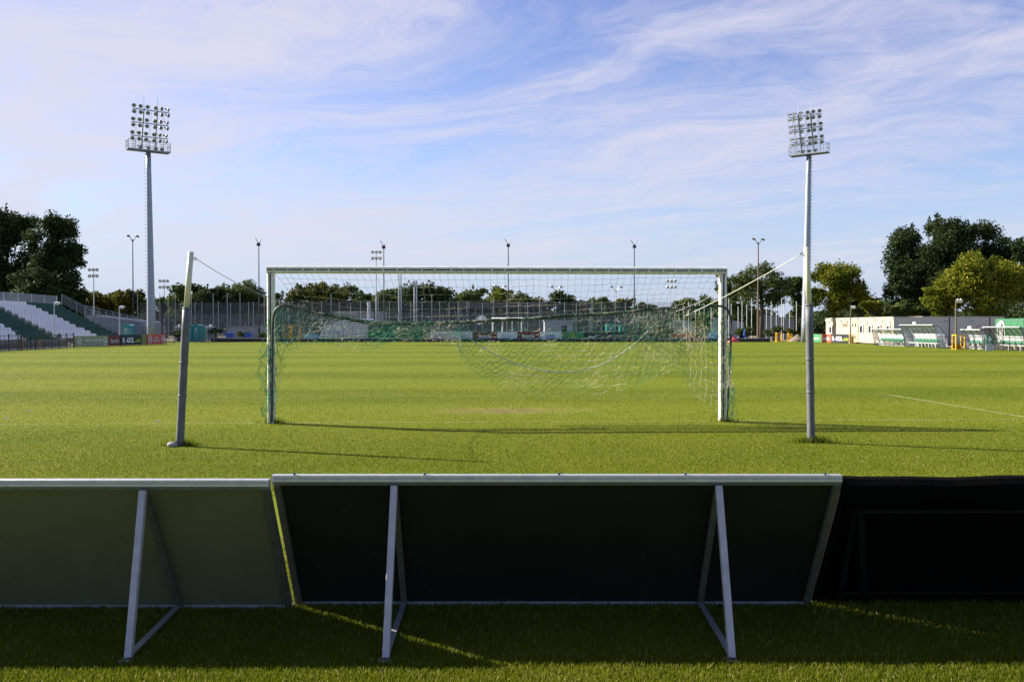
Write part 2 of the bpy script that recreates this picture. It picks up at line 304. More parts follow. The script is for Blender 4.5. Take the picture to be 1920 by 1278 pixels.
# ---------------------------------------------------------------- foreground boards
M_wal = mat('dark_aluminium', (.085, .085, .062), .65, .15, .2, 14, .2, 90)  # darker olive-grey aluminium tone for side rails and back legs
M_leg = mat('square_steel_tube', (.38, .36, .37), .6, .2, .12, 18, .15, 120)
def board(x0, x1, zt, panelmat, label, legs, name='advertising_board', bolts=(), toprail=.045, shift=0.0, ztop_d=.48, side_mat=None):
    """leaning board seen from the back; x0..x1 along the world x, bottom at YB, top nearer the camera"""
    YB = 5.02 + shift; YT = YB - ztop_d; root = empty(name, ((x0 + x1) / 2, YB, 0), label, 'board', 'leaning advertising boards in a row')
    cx = (x0 + x1) / 2; W = x1 - x0; d = Vector((0, YT - YB, zt)); L_ = d.length; d.normalize(); nrm = Vector((0, -d.z, d.y))  # towards camera side, slightly down
    def P(x, s, o): return Vector((x - cx, 0, 0)) + d * s + nrm * o
    sm = side_mat or M_alu
    p = MB(); a = [P(x0 + .01, .02, -.012), P(x1 - .01, .02, -.012), P(x1 - .01, L_ - .01, -.012), P(x0 + .01, L_ - .01, -.012)]; b = [v + nrm * .012 for v in a]
    p.add(a + b, [(3, 2, 1, 0), (4, 5, 6, 7), (0, 1, 5, 4), (1, 2, 6, 5), (2, 3, 7, 6), (3, 0, 4, 7)]); p.build('panel', panelmat, root)
    t = MB(); c0 = P(x0, L_, 0); pr_ = [(-.020, .022), (.020, .022), (.0225, .020), (.0225, .008), (.0195, .006), (.0195, .004), (.024, .002), (.024, -.012), (.004, -.033), (-.020, -.033)]
    t.prism([Vector((0, -a, b)) for a, b in pr_], c0, P(x1, L_, 0))
    t.build('top_rail', sm, root)
    b_ = MB(); b_.bar(P(x0, .012, .004), P(x1, .012, .004), .04, .024); b_.build('bottom_rail', sm, root, bevel=.002)
    for x in (x0 + .02, x1 - .02):
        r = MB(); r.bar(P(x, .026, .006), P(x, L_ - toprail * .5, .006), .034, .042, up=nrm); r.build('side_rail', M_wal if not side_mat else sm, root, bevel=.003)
    for x in bolts:
        q = MB(); c = P(x, L_, 0) + Vector((0, -.012, .020)); q.tube([c, c + nrm * .0 + Vector((0, 0, .008))], .006, 8); q.tube([c + Vector((0, 0, .008)), c + Vector((0, 0, .013))], .009, 6); q.build('bolt', M_dark, root)
    for (lx, fx, bx) in legs:   # px-derived world x of top, foot, inner base
        lm_ = side_mat or M_alu
        fo = Vector((fx - cx, 4.165 - YB, .012)); tp = P(lx, L_ - .012, .042); base = P(bx, .02, .03); base.z = .02
        q = MB(); q.bar(fo, tp, .032, .034, up=Vector((1, 0, 0))); q.build('front_leg', M_leg if not side_mat else sm, root, bevel=.003)
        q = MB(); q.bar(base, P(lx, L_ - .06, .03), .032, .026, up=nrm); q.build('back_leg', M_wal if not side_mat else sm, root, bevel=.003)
        q = MB(); q.bar(fo + Vector((0, .03, .012)), base, .03, .014); q.build('base_brace', lm_, root, bevel=.002)
        q = MB(); q.box(fo + Vector((-.008, -.012, -.006)), (.06, .055, .008)); q.build('foot_plate', lm_, root)
    return root, P, L_, nrm
M_ol = mat('olive_board_back', (.135, .132, .068), .6, 0, .07, 4, .05, 80, spec=.3)
M_bk = mat('dark_board_back', (.014, .015, .010), .6, 0, .12, 3, .05, 80, spec=.25)
def specks(m, scale, thr, c, strength):
    N = m.node_tree.nodes; L = m.node_tree.links; p = N['Principled BSDF']; src = p.inputs['Base Color'].links[0].from_socket; tc = N.new('ShaderNodeTexCoord')
    fac = None
    for sc_, th in ((scale, thr), (scale * .35, thr * .6)):
        v = N.new('ShaderNodeTexVoronoi'); v.inputs['Scale'].default_value = sc_; L.new(tc.outputs['Object'], v.inputs[0]); k = N.new('ShaderNodeMapRange'); L.new(v.outputs['Distance'], k.inputs[0]); k.inputs['From Min'].default_value = th * .5; k.inputs['From Max'].default_value = th; k.inputs['To Min'].default_value = strength; k.inputs['To Max'].default_value = 0
        if fac is None: fac = k.outputs[0]
        else: a = N.new('ShaderNodeMath'); a.operation = 'MAXIMUM'; L.new(fac, a.inputs[0]); L.new(k.outputs[0], a.inputs[1]); fac = a.outputs[0]
    x = N.new('ShaderNodeMix'); x.data_type = 'RGBA'; L.new(fac, x.inputs[0]); L.new(src, x.inputs[6]); x.inputs[7].default_value = (*c, 1); L.new(x.outputs[2], p.inputs['Base Color'])
specks(M_ol, 18, .085, (.03, .028, .018), .7); specks(M_bk, 9, .06, (.08, .08, .06), .8)
x_at = lambda px, Y: (px - 960) / F_PX * Y
BT, BB, FT = 4.54, 5.02, 4.16
board(-4.28, -1.227, .782, M_ol, 'low board with plain olive back and aluminium frame, leftmost in the foreground', [(x_at(280, BT), x_at(236, FT), x_at(344, BB)), (-3.66, -3.66, -3.66)], shift=-.060)
board(-1.226, 1.686, .795, M_bk, 'low board with black back and lit aluminium frame, middle one in the foreground', [(x_at(740, BT), x_at(722, FT), x_at(758, BB)), (x_at(1346, BT), x_at(1375, FT), x_at(1312, BB))], bolts=[x_at(a, BT) for a in (552, 796, 1048, 1285, 1547)])
r3, P3, L3, n3 = board(1.700, 4.72, .755, M_black, 'low board wrapped in black sheeting, far right in the foreground', [], shift=.05, side_mat=mat('black_steel', (.0035, .0035, .003), .95, 0, .2, 10, spec=.05))  # rails of this board in near-black matt steel
q = MB(); nn = 26   # loose sheeting over the top edge
ro = random.Random(4)
for i in range(nn):
    xa = 1.695 + 3.02 * i / nn; xb = 1.695 + 3.02 * (i + 1) / nn
    def prof(x):
        w_ = .006 * math.sin(x * 5.1) + .004 * math.sin(x * 13); s_ = .006 * math.sin(x * 3.3 + 1)
        return [P3(x, L3 - .55 + s_, -.035), P3(x, L3 + .035 + w_, -.03), P3(x, L3 + .042 + w_, .0), P3(x, L3 + .03 + w_, .034), P3(x, L3 - .09 + 3 * s_ + .02 * math.sin(x * 9), .046 + w_)]
    A_ = prof(xa); B_ = prof(xb)
    for k in range(4): q.quad(A_[k], B_[k], B_[k + 1], A_[k + 1])
q.build('black_sheeting', M_black, r3, smooth=True)
q = MB(); q.bar(P3(x_at(1618, 4.6), L3 - .13, .05), P3(x_at(1620, 5.07), .0, .05), .03, .02, up=n3); q.bar(P3(x_at(1612, 4.6), L3 - .14, .03), P3(x_at(1572, 5.07), .0, .03), .025, .014, up=n3); q.bar(P3(x_at(1625, BT), L3 - .14, .05), P3(4.5, L3 - .14, .05), .02, .016); q.bar(P3(x_at(1625, BT), .13, .05), P3(4.5, .13, .05), .02, .012)
q.build('inner_frame', mat('dull_steel', (.008, .008, .007), .9, 0, .2, 10, spec=.1), r3)
# ---------------------------------------------------------------- net poles behind the goal
M_cream = mat('cream_paint', (.62, .58, .42), .45, 0, .08, 8, .1, 40)
M_sleeve = mat('grey_sleeve', (.11, .113, .12), .6, .1, .22, 9, .25, 35)
def pole(basep, mid, top, label, lump):
    b = gp(*basep); Y = b.y; m_ = at(*mid, Y); t_ = at(*top, Y); root = empty('net_pole', b, label, 'pole', 'leaning poles holding up the goal net')
    q = MB(); m_ = m_ - b; t_ = t_ - b; n = 7
    pts = [m_ * (i / n) for i in range(n + 1)]; rs = [.062] + [.050 + (.003 if i % 2 else 0) for i in range(1, n + 1)]; pts[1] = m_ * .05
    q.tube(pts, rs, 18); q.build('sleeve', M_sleeve, root, smooth=True)
    q = MB(); q.tube([m_ * .995, t_], .037, 14); q.build('upper_tube', M_cream, root, smooth=True)
    for k in (.36, .60, .99):
        c = MB(); c.tube([m_ * k, m_ * (k + .012)], .057, 18); c.build('clamp_ring', M_sleeve, root, smooth=True)
    s_ = 1 if lump else -1; e = MB(); c = t_ * .965 + Vector((s_ * .04, 0, 0)); pts = [c + Vector((math.cos(a) * .018 * s_ + .02 * s_, 0, math.sin(a) * .018)) for a in [i * math.pi / 5 for i in range(11)]]
    e.tube(pts, .005, 6); e.build('eye_bolt', M_dark, root); return c + b + Vector((.03 * s_, 0, 0)), Y
tl, YL = pole((337, 836), (350, 577), (358, 472), 'grey sleeved pole with cream top leaning left of the goal', True)
tr, YR = pole((1521, 829), (1517, 571), (1511.5, 463), 'grey sleeved pole with cream top standing right of the goal', False)
def rock(px, py, r, label, seed):
    rr = random.Random(seed); q = MB(); c = gp(px, py); pts = []
    n, k = 10, 6; vs = []; 
    for j in range(k + 1):
        th = math.pi * j / k
        for i in range(n):
            ph = 2 * math.pi * i / n; f = r * (1 + rr.uniform(-.15, .15)); vs.append((f * 1.4 * math.sin(th) * math.cos(ph), f * math.sin(th) * math.sin(ph), f * .75 * math.cos(th) + r * .45))
    q.add(vs, [(j * n + i, j * n + (i + 1) % n, (j + 1) * n + (i + 1) % n, (j + 1) * n + i) for j in range(k) for i in range(n)])
    o = q.build('stone', M_conc, smooth=True); o.location = c; tag(o, label, 'stone')
rock(324.5, 837, .055, 'rounded pale stone lying at the foot of the leaning left pole', 2)
def tuft(px, py, n, rad, label, seed):
    rg = np.random.default_rng(seed); c = gp(px, py); V = []; F_ = []; T = []
    for i in range(n):
        a = rg.random() * 6.28; rr_ = abs(rg.normal(0, rad)); x = c.x + math.cos(a) * rr_ * 1.7; y = c.y + math.sin(a) * rr_ * .6; h = (.05 + .07 * rg.random()); w_ = .004; b_ = rg.random() * 6.28; l = rg.normal(0, .4)
        dx, dy = math.cos(b_) * w_, math.sin(b_) * w_; V += [(x - dx, y - dy, 0), (x + dx, y + dy, 0), (x + math.cos(a) * l * h, y + math.sin(a) * l * h, h)]; F_.append((3 * i, 3 * i + 1, 3 * i + 2)); T += [min(1, max(0, rg.normal(.25, .2)))] * 3
    tag(np_mesh('grass_tuft', np.array(V), np.array(F_), BM, attr=np.array(T)), label, 'grass', kind='stuff')
tuft(340, 835, 500, .10, 'longer grass tuft around the foot of the left net pole', 1)
tuft(1524, 829, 700, .13, 'longer grass tuft around the foot of the right net pole', 2)
tuft(512, 793, 260, .09, 'longer grass tuft around the foot of the left goal post', 3)
tuft(1362, 790, 200, .08, 'longer grass tuft around the foot of the right goal post', 4)
# ---------------------------------------------------------------- goal
def GY(px, d=0): return 14.48 + .29 * (px - 508) / 847 - d
def gpt(px, py, d=0): return at(px, py, GY(px, d))
M_goal = mat('goal_white_paint', (.66, .65, .53), .42, 0, .10, 7, .12, 50, c2=(.78, .76, .66))
M_groove = mat('dark_groove', (.07, .06, .045), .8, 0, .4, 12)  # dark brown on the inner faces of the beam groove
GL, GR = gp(508.5, 793), gp(1354.5, 789.5); GL.y = 14.48; GR.y = 14.77; GL.x = x_at(508.5, 14.48); GR.x = x_at(1355, 14.77)
groot = empty('football_goal', GL, 'white football goal with sagging dark back frame, net torn and bundled up', 'goal')
gdir = (GR - GL).normalized(); gn = Vector((gdir.y, -gdir.x, 0))     # towards the camera
def profile(e1, e2, hw=.06, hd=.06, k=.012):   # octagon with a groove on the +e2 side
    P_ = [(-hw, -hd * .55), (-hw * .6, -hd), (hw * .6, -hd), (hw, -hd * .55), (hw, hd * .45), (hw * .72, hd * .85), (k, hd), (k, hd - .025), (-k, hd - .025), (-k, hd), (-hw * .72, hd * .85), (-hw, hd * .45)]
    return [e1 * a + e2 * b for a, b in P_]
H_ = 2.50
def beam(name, a, b, e1, e2, k=.012):
    q = MB(); pr = profile(e1, e2, k=k); n = len(pr); va = [a + p for p in pr]; vb = [b + p for p in pr]
    fs = [(i, (i + 1) % n, n + (i + 1) % n, n + i) for i in range(n)]; caps = [(0, 1, 2, 3, 4, 5, 6, 7, 8, 9, 10, 11)]
    q.add(va + vb, fs + [tuple(reversed(caps[0])), tuple(n + i for i in caps[0])])
    o = q.build(name, [M_goal, M_groove], groot)
    me = o.data
    for i in (6, 7, 8): me.polygons[i].material_index = 1
    return o
Wv = GR - GL; up = Vector((0, 0, 1))
beam('post', Vector((0, 0, 0)), Vector((0, 0, H_ - .06)), gdir, gn); beam('post', Wv, Wv + Vector((0, 0, H_ - .06)), gdir, gn)
beam('crossbar', up * H_ - gdir * .06, Wv + up * H_ + gdir * .06, up, gn, .010)
rr = random.Random(11)
hk = None
for i in range(34):
    t = (i + .3 + rr.uniform(-.15, .15)) / 34; c = Wv * t + up * (H_ - .0) + gn * .062
    if hk is None:
        q = MB(); q.box((0, 0, 0), (.018, .016, .016)); q.tube([(0, -.01, 0), (0, -.022, -.004), (0, -.02, -.018), (0, -.006, -.02)], .004, 5); hk = q.build('net_hook', M_white, groot); o = hk
    else: o = hk.copy(); col.objects.link(o); o.parent = groot
    o.location = c
# sagging back frame folded up against the posts
HOOP = [(509, 790), (510, 740), (510.5, 690), (511, 640), (512, 600), (515, 584), (523, 575), (535, 573), (552, 577), (575, 583), (600, 589), (640, 596), (690, 605), (750, 607), (800, 607), (850, 605.5), (900, 603), (950, 600), (1000, 598), (1050, 594), (1095, 591), (1140, 589), (1190, 584), (1240, 579), (1280, 579), (1315, 576), (1345, 573.5), (1358, 576), (1367, 586), (1370.5, 605), (1370, 640), (1368, 680), (1366, 720), (1364, 760), (1362, 790)]
def smooth_pts(P_, n=4):
    out = []
    for i in range(len(P_) - 1):
        p0 = P_[max(i - 1, 0)]; p1 = P_[i]; p2 = P_[i + 1]; p3 = P_[min(i + 2, len(P_) - 1)]
        for j in range(n):
            t = j / n; out.append(tuple(.5 * (2 * b + (c - a) * t + (2 * a - 5 * b + 4 * c - d) * t * t + (3 * b - a - 3 * c + d) * t ** 3) for a, b, c, d in zip(p0, p1, p2, p3)))
    out.append(P_[-1]); return out
q = MB(); q.tube([gpt(x, y, .16) - GL for x, y in smooth_pts(HOOP, 3)], .021, 10); q.build('back_frame', mat('dark_frame_tube', (.055, .055, .045), .55, .2, .3, 14, .2, 60), groot, smooth=True)
HT = [p for p in HOOP if 515 < p[0] < 1365 and p[1] < 620]
hoopy = lambda x: interp(HT, x)[0]
# ---- net
M_twine = mat('net_twine', (.015, .17, .085), .75, 0, .2, 3.2, c2=(.015, .17, .085))
def twine_mat(name, c1, c2, pos, scale):
    m = mat(name, c1, .8, 0, 0, scale, c2=c2); r = [n for n in m.node_tree.nodes if n.type == 'VALTORGB'][0]; r.color_ramp.elements[0].position = pos - .03; r.color_ramp.elements[1].position = pos + .03; return m
M_tw = twine_mat('twine_cream_and_green', (.012, .26, .12), (.64, .60, .43), .53, 1.6)
M_tc = twine_mat('twine_cream_worn', (.10, .14, .08), (.52, .48, .33), .52, 2.2)
M_tg = twine_mat('twine_green_dark', (.035, .23, .14), (.50, .49, .34), .54, 2.6)
net = empty('goal_net', GL + Vector((0, -.1, 0)), 'torn white and green goal net hooked to the crossbar and draped over the back frame', 'net')
NO = GL + Vector((0, -.1, 0))
def sag_seg(q, a, b, r, rnd, slack=.0):
    if slack <= 0: q.tube([a, b], r, 3, cap=False)
    else:
        m_ = (a + b) / 2 + Vector((rnd.uniform(-.4, .4) * slack, rnd.uniform(-1, 1) * slack, -slack)); q.tube([a, m_, b], r, 3, cap=False)
def sheet(name, top, bot, nc, nr, mt, seed, r=.0023, jit=.012, d0=.16, fold=.10, slack=.012, skip=0.0, pw_=1.0, skew=0.0, topfree=False, horiz=1.0):
    rnd = random.Random(seed); G = []
    f1, f2 = rnd.uniform(0, 6), rnd.uniform(0, 6)
    for i in range(nc + 1):
        t = i / nc; tt = [float(np.interp(t, [k / (len(top) - 1) for k in range(len(top))], [p[c] for p in top])) for c in (0, 1)]
        colm = []
        for j in range(nr + 1):
            s = (j / nr) ** pw_; tb = min(1, max(0, t + skew * s * (1 - t) * 4 * t)); bb = [float(np.interp(tb, [k / (len(bot) - 1) for k in range(len(bot))], [p[c] for p in bot])) for c in (0, 1)]
            x = tt[0] * (1 - s) + bb[0] * s; y = tt[1] * (1 - s) + bb[1] * s
            d = d0 + fold * s * (math.sin(t * 17 + f1) * .6 + math.sin(t * 41 + f2 + j * .4) * .4)
            p = gpt(x, y, d) - NO; a = jit * (1 if j else .3); colm.append(p + Vector((rnd.gauss(0, a), rnd.gauss(0, a), rnd.gauss(0, a) - (a * .6 if j % 2 == i % 2 else -a * .6))))
        G.append(colm)
    q = MB()
    for i in range(nc + 1):
        for j in range(nr + 1):
            if j < nr and rnd.random() >= skip: sag_seg(q, G[i][j], G[i][j + 1], r, rnd, slack * .5)
            if i < nc and (j or topfree) and rnd.random() >= skip and rnd.random() < horiz: sag_seg(q, G[i][j], G[i + 1][j], r, rnd, slack)
            if rnd.random() < .9: c = G[i][j]; k_ = r * 1.7; q.add([c + Vector((k_, 0, 0)), c + Vector((0, 0, k_)), c + Vector((-k_, 0, 0)), c + Vector((0, 0, -k_)), c + Vector((0, -k_, 0))], [(0, 4, 1), (1, 4, 2), (2, 4, 3), (3, 4, 0)])
    return q.build(name, mt, net)
xs = np.linspace(516, 1347, 20)
topc = [(x, 511) for x in xs]
botc = [(941 + (x - 931) * .90, 0) for x in xs]; botc = [(x, hoopy(x)) for x, _ in botc]
sheet('top_netting', topc, botc, 62, 7, M_tc, 1, .0023, .0075, .07, .05, .008)
def along(x0, x1, n=14): return [(x, hoopy(x) + 1) for x in np.linspace(x0, x1, n)]
sheet('draped_netting', along(522, 862), [(512, 668), (532, 665), (556, 650), (580, 640), (610, 644), (650, 655), (700, 652), (730, 640), (780, 636), (830, 640), (862, 652)], 38, 8, M_tw, 2, .0023, .022, .2, .22, .028, .06)
sheet('draped_netting', along(540, 866), [(530, 640), (560, 628), (600, 632), (650, 640), (700, 636), (760, 634), (830, 637), (868, 645)], 28, 7, M_tg, 3, .0021, .030, .12, .2, .035, .12)
sheet('draped_netting', along(690, 866), [(690, 634), (760, 630), (830, 632), (868, 640)], 20, 6, M_tw, 33, .0021, .030, .22, .2, .035, .1)
big_b = [(858, 655), (874, 684), (905, 706), (945, 725), (990, 735), (1040, 738), (1100, 738), (1150, 732), (1195, 722), (1230, 706), (1262, 692), (1282, 706), (1300, 735), (1322, 752), (1348, 768)]
sheet('draped_netting', along(852, 1346, 18), big_b, 46, 14, M_tw, 4, .0029, .011, .2, .12, .014, .05, skew=-.16)
sheet('draped_netting', along(1090, 1346, 18), [(905, 690), (960, 712), (1040, 722), (1130, 722), (1200, 705), (1262, 680), (1300, 716), (1345, 740)], 32, 12, M_tc, 5, .0026, .014, .12, .12, .018, .08)
sheet('bunched_netting', along(1170, 1330, 10), [(1165, 640), (1220, 668), (1270, 672), (1320, 650)], 26, 12, M_tc, 6, .0024, .026, .24, .2, .03, .1)
sheet('bunched_netting', along(1180, 1346, 10), [(1185, 632), (1240, 640), (1300, 628), (1346, 650)], 26, 9, M_tg, 7, .0024, .028, .14, .2, .03, .1)
sheet('side_netting', [(518, 578), (528, 576), (545, 578), (566, 584)], [(516, 640), (530, 650), (548, 645), (570, 632)], 14, 10, M_tg, 8, .0028, .030, .2, .12, .03, .05)
# loose net hanging outside and over the posts
sheet('side_netting', [(506, 590), (502, 600), (512, 602)], [(494, 782), (499, 788), (506, 786)], 4, 17, M_tw, 9, .0028, .045, .12, .1, .05, .1)
sheet('side_netting', [(500, 622), (490, 640), (487, 655)], [(496, 740), (492, 735), (487, 730)], 3, 8, M_tw, 10, .0028, .03, .1, .08, .05, .1)
sheet('side_netting', [(505, 600), (510, 606), (518, 604)], [(504, 775), (510, 788), (516, 760)], 4, 20, M_tg, 12, .0028, .028, .11, .03, .03, .05)
sheet('side_netting', [(1350, 580), (1356, 590), (1362, 588)], [(1352, 775), (1357, 788), (1362, 786)], 4, 21, M_tc, 13, .0028, .026, .11, .03, .03, .05)
sheet('side_netting', [(1364, 640), (1368, 660), (1370, 650)], [(1364, 785), (1371, 786), (1378, 776)], 4, 14, M_tg, 14, .0028, .022, .2, .08, .03, .1)
sheet('side_netting', [(1366, 700), (1370, 712), (1373, 722)], [(1370, 780), (1375, 778), (1381, 766)], 3, 7, M_tg, 15, .0028, .02, .24, .06, .03)
sheet('side_netting', [(517, 640), (524, 648), (532, 655)], [(516, 740), (520, 730), (527, 700)], 3, 9, M_tw, 16, .0028, .03, .12, .08, .04, .15)
# netting rolled round the frame
rnd = random.Random(21); q = MB()
for i in range(420):
    x = rnd.choice([rnd.uniform(560, 860), rnd.uniform(560, 860), rnd.uniform(860, 1240), rnd.uniform(900, 1345)]); c = gpt(x, hoopy(x), .16) - NO; a = rnd.uniform(0, 6.28); k = .028 + (.018 if x < 860 else .006) * rnd.random(); dx = rnd.uniform(-.05, .05)
    q.tube([c + Vector((dx * t, -math.cos(a + t * 2.2) * k, math.sin(a + t * 2.2) * k + rnd.uniform(-.004, .01))) for t in (0, .5, 1, 1.5)], .0026, 3, cap=False)
q.build('rolled_netting', M_tg, net)
q = MB()
for (x0, x1, off) in ((585, 860, .016), (860, 1345, .010)):
    for k in range(3 if x0 < 600 else 2):
        q.tube([gpt(x, hoopy(x) - 1.6, .16) - NO + Vector((0, math.sin(x * .07 + k * 2.1) * .03, math.cos(x * .06 + k * 2.1) * off)) for x in np.linspace(x0, x1, 60)], [.010 + .005 * abs(math.sin(i * .9 + k)) for i in range(60)], 5)
q.build('rolled_netting', twine_mat('bundled_twine', (.03, .05, .025), (.30, .29, .20), .5, 3), net)
# net edge cord hanging in a bow
cord = [(852, 612), (872, 628), (900, 648), (935, 668), (975, 684), (1020, 694), (1065, 696), (1110, 689), (1150, 672), (1190, 644), (1220, 616), (1250, 592), (1285, 578)]
q = MB()
for k in range(2):
    P_ = [gpt(x, y, .2 + .02 * k) - NO for x, y in smooth_pts(cord, 5)]; q.tube([p + Vector((0, math.cos(i * 1.3 + k * 3.1) * .007, math.sin(i * 1.3 + k * 3.1) * .007)) for i, p in enumerate(P_)], .0055, 5)
q.build('edge_cord', mat('cream_cord', (.5, .52, .42), .7, 0, .15, 20), net, smooth=True)
def rope(pts, r, label, m, loc, n=6):
    q = MB(); q.tube([p - loc for p in pts], r, n); o = q.build('rope', m, smooth=True); o.location = loc; return tag(o, label, 'rope', 'ropes pulling the net to the poles')
M_rope = mat('white_rope', (.62, .60, .54), .7, 0, .1, 30)
def catn(a, b, sag, n=14): return [a.lerp(b, i / n) - Vector((0, 0, sag * 4 * (i / n) * (1 - i / n))) for i in range(n + 1)]
rope(catn(tr, gpt(1283, 593, .24), .03), .0052, 'white rope from the right pole down to the net', M_rope, tr)
rope(catn(tl, gpt(575, 577, .22), .10) , .0045, 'thin grey rope from the left pole down to the net', mat('grey_rope', (.30, .30, .29), .7, 0, .1, 30), tl, 5)
q = MB(); q.tube([p - NO for p in catn(gpt(1347, 545, .1), gpt(1240, 580, .16), .10)], .006, 5); q.build('edge_cord', M_rope, net)
# ---------------------------------------------------------------- floodlight masts
def mast(px, Y, base_w, top_w, ptop, phi, label, side):
    b = Vector((x_at(px[0], Y), Y, 0)); topz = Z_at(ptop, Y); root = empty('floodlight_mast', b, label, 'floodlight mast', 'tall floodlight masts')
    tx = x_at(px[1], Y) - b.x; s = Y / F_PX; n = 12
    q = MB(); q.tube([(tx * i / 10, 0, topz * i / 10) for i in range(11)], [(base_w + (top_w - base_w) * (i / 10) ** .9) * s / 2 for i in range(11)], n); q.build('mast_pole', M_galv, root, smooth=True)
    for i in range(3): q = MB(); z = topz * (.12 + .3 * i); r_ = (base_w + (top_w - base_w) * (z / topz) ** .9) * s / 2 + .012; q.tube([(tx * z / topz, 0, z), (tx * z / topz, 0, z + .08)], r_, n); q.build('collar', M_galv, root)
    # ladder up the mast
    q = MB(); lx = -1 if side < 0 else 1
    for k in range(int(topz / .35)):
        z = .35 * k + topz * .25
        if z > topz - .1: break
        r_ = (base_w + (top_w - base_w) * (z / topz) ** .9) * s / 2; q.bar((tx * z / topz + lx * r_, 0, z), (tx * z / topz + lx * (r_ + .16), 0, z), .04, .04)
    q.build('climbing_rungs', M_galv, root)
    head = Vector((tx, 0, topz)); ca, sa = math.cos(phi), math.sin(phi); e1 = Vector((ca, sa, 0)); n_ = Vector((sa, -ca, 0)) if side < 0 else Vector((sa, -ca, 0))
    lean = n_ * .32; e2 = (up + lean).normalized() * .85
    S_ = 1.0
    W2 = 2.35; dp = .62
    q = MB(); PL = lambda a, c, z: head + e1 * a * .80 + n_ * c * .8 + up * z * .85
    for c in (-dp, dp): q.bar(PL(-W2, c, .05), PL(W2, c, .05), .07, .12)
    for a in np.linspace(-W2, W2, 9): q.bar(PL(a, -dp, .04), PL(a, dp, .04), .06, .06)
    q.add([PL(-W2, -dp, .09), PL(W2, -dp, .09), PL(W2, dp, .09), PL(-W2, dp, .09)], [(0, 1, 2, 3)]); q.build('platform', M_galv, root)
    q = MB()
    for z in (.55, 1.05):
        for c in (-dp, dp): q.bar(PL(-W2, c, z), PL(W2, c, z), .035, .035)
        for a in (-W2, W2): q.bar(PL(a, -dp, z), PL(a, dp, z), .035, .035)
    for a in np.linspace(-W2, W2, 7):
        for c in (-dp, dp): q.bar(PL(a, c, .1), PL(a, c, 1.07), .04, .04)
    for a in (-W2, W2): q.bar(PL(a, 0, .1), PL(a, 0, 1.05), .04, .04)
    q.build('railing', M_galv, root)
    HH = 4.55
    for a in (-.82, .68):
        v = MB(); v.bar(PL(a, .1, .1), PL(a, .1, .1) + e2 * HH, .12, .14); v.build('upright', M_galv, root)
        v = MB(); v.tube([PL(a, .1, .1) + e2 * HH, PL(a, .1, .1) + e2 * HH + up * 1.1], .018, 5); v.build('lightning_rod', M_galv, root)
    rows = (1.55, 3.0, 4.42)
    for z in rows:
        v = MB(); v.bar(PL(-2.1, .1, 0) + e2 * z, PL(2.05, .1, 0) + e2 * z, .07, .09); v.build('crossarm', M_galv, root)
    v = MB(); v.bar(PL(-.8, .1, .1) + e2 * .35, PL(.7, .1, .1) + e2 * .35, .05, .05); v.bar(PL(-.8, .1, .1) + e2 * .95, PL(.7, .1, .1) + e2 * .95, .05, .05); v.build('crossarm', M_galv, root)
    for a in (-1.55, 0, 1.45):
        v = MB()
        for o_ in (-.09, .09): v.tube([PL(a + o_, -.05, 0) + e2 * .3, PL(a + o_, -.05, 0) + e2 * 4.6], .012, 4)
        for k in range(15): v.tube([PL(a - .09, -.05, 0) + e2 * (.35 + .3 * k), PL(a + .09, -.05, 0) + e2 * (.35 + .3 * k)], .010, 4)
        v.build('cable_ladder', M_galv, root)
    # lamps
    if 'lamp' not in PROTO:
        v = MB(); prof = [(.0, -.20), (.07, -.20), (.09, -.10), (.185, 0), (.185, .03)]; nn = 12; vs = []
        for r_, z in prof:
            for i in range(nn): a = 2 * math.pi * i / nn; vs.append((r_ * math.cos(a), r_ * math.sin(a), z))
        v.add(vs, [(k * nn + i, k * nn + (i + 1) % nn, (k + 1) * nn + (i + 1) % nn, (k + 1) * nn + i) for k in range(len(prof) - 1) for i in range(nn)])
        v.box((0, .0, -.27), (.12, .14, .15)); v.bar((-.20, 0, -.02), (-.20, 0, -.24), .03, .03); v.bar((.20, 0, -.02), (.20, 0, -.24), .03, .03); v.bar((-.2, 0, -.24), (.2, 0, -.24), .03, .03)
        lamp = v.build('lamp', mat('lamp_housing', (.30, .31, .32), .4, .5, .2, 8), root, smooth=False)
        v = MB(); v.add([(.18 * math.cos(2 * math.pi * i / nn), .18 * math.sin(2 * math.pi * i / nn), .012) for i in range(nn)], [tuple(range(nn))]); gl = v.build('lamp_glass', mat('lamp_glass', (.20, .20, .18), .12, 0, .3, 9), lamp); PROTO['lamp'] = (lamp.data, gl.data); first = True
        bpy.data.objects.remove(gl); bpy.data.objects.remove(lamp)
    lampm, glm = PROTO['lamp']
    rd = random.Random(5 if side < 0 else 6)
    def put(p, dirv):
        o = bpy.data.objects.new('lamp', lampm); col.objects.link(o); o.parent = root; o.location = p; o.rotation_euler = dirv.to_track_quat('Z', 'Y').to_euler()
        g_ = bpy.data.objects.new('lamp_glass', glm); col.objects.link(g_); g_.parent = o
    xsn = [-1.95, -1.22, -.45, .42, 1.1, 1.85]
    for ri, z in enumerate(rows):
        for dz, sh in ((.30, 0), (-.34, .06)):
            for i, a in enumerate(xsn):
                fr = (i / 5) if side < 0 else (1 - i / 5)
                turn = R(-14 + 62 * max(0, fr - .35) / .65) * (1 if side < 0 else -1) + rd.uniform(-.1, .1)
                base = Matrix.Rotation(turn, 3, 'Z') @ n_; put(PL(a + sh * (1 if side < 0 else -1), .28, 0) + e2 * (z + dz), (base + up * -(.30 + .1 * rd.random())).normalized())
    for i, a in enumerate((-1.0, -.05, .75, 1.45) if side < 0 else (-1.35, -.7, .1, .85)): put(PL(a, .35, .32), (n_ * .8 + e1 * rd.uniform(-.5, .5) - up * .45).normalized())
    return root
PROTO = {}
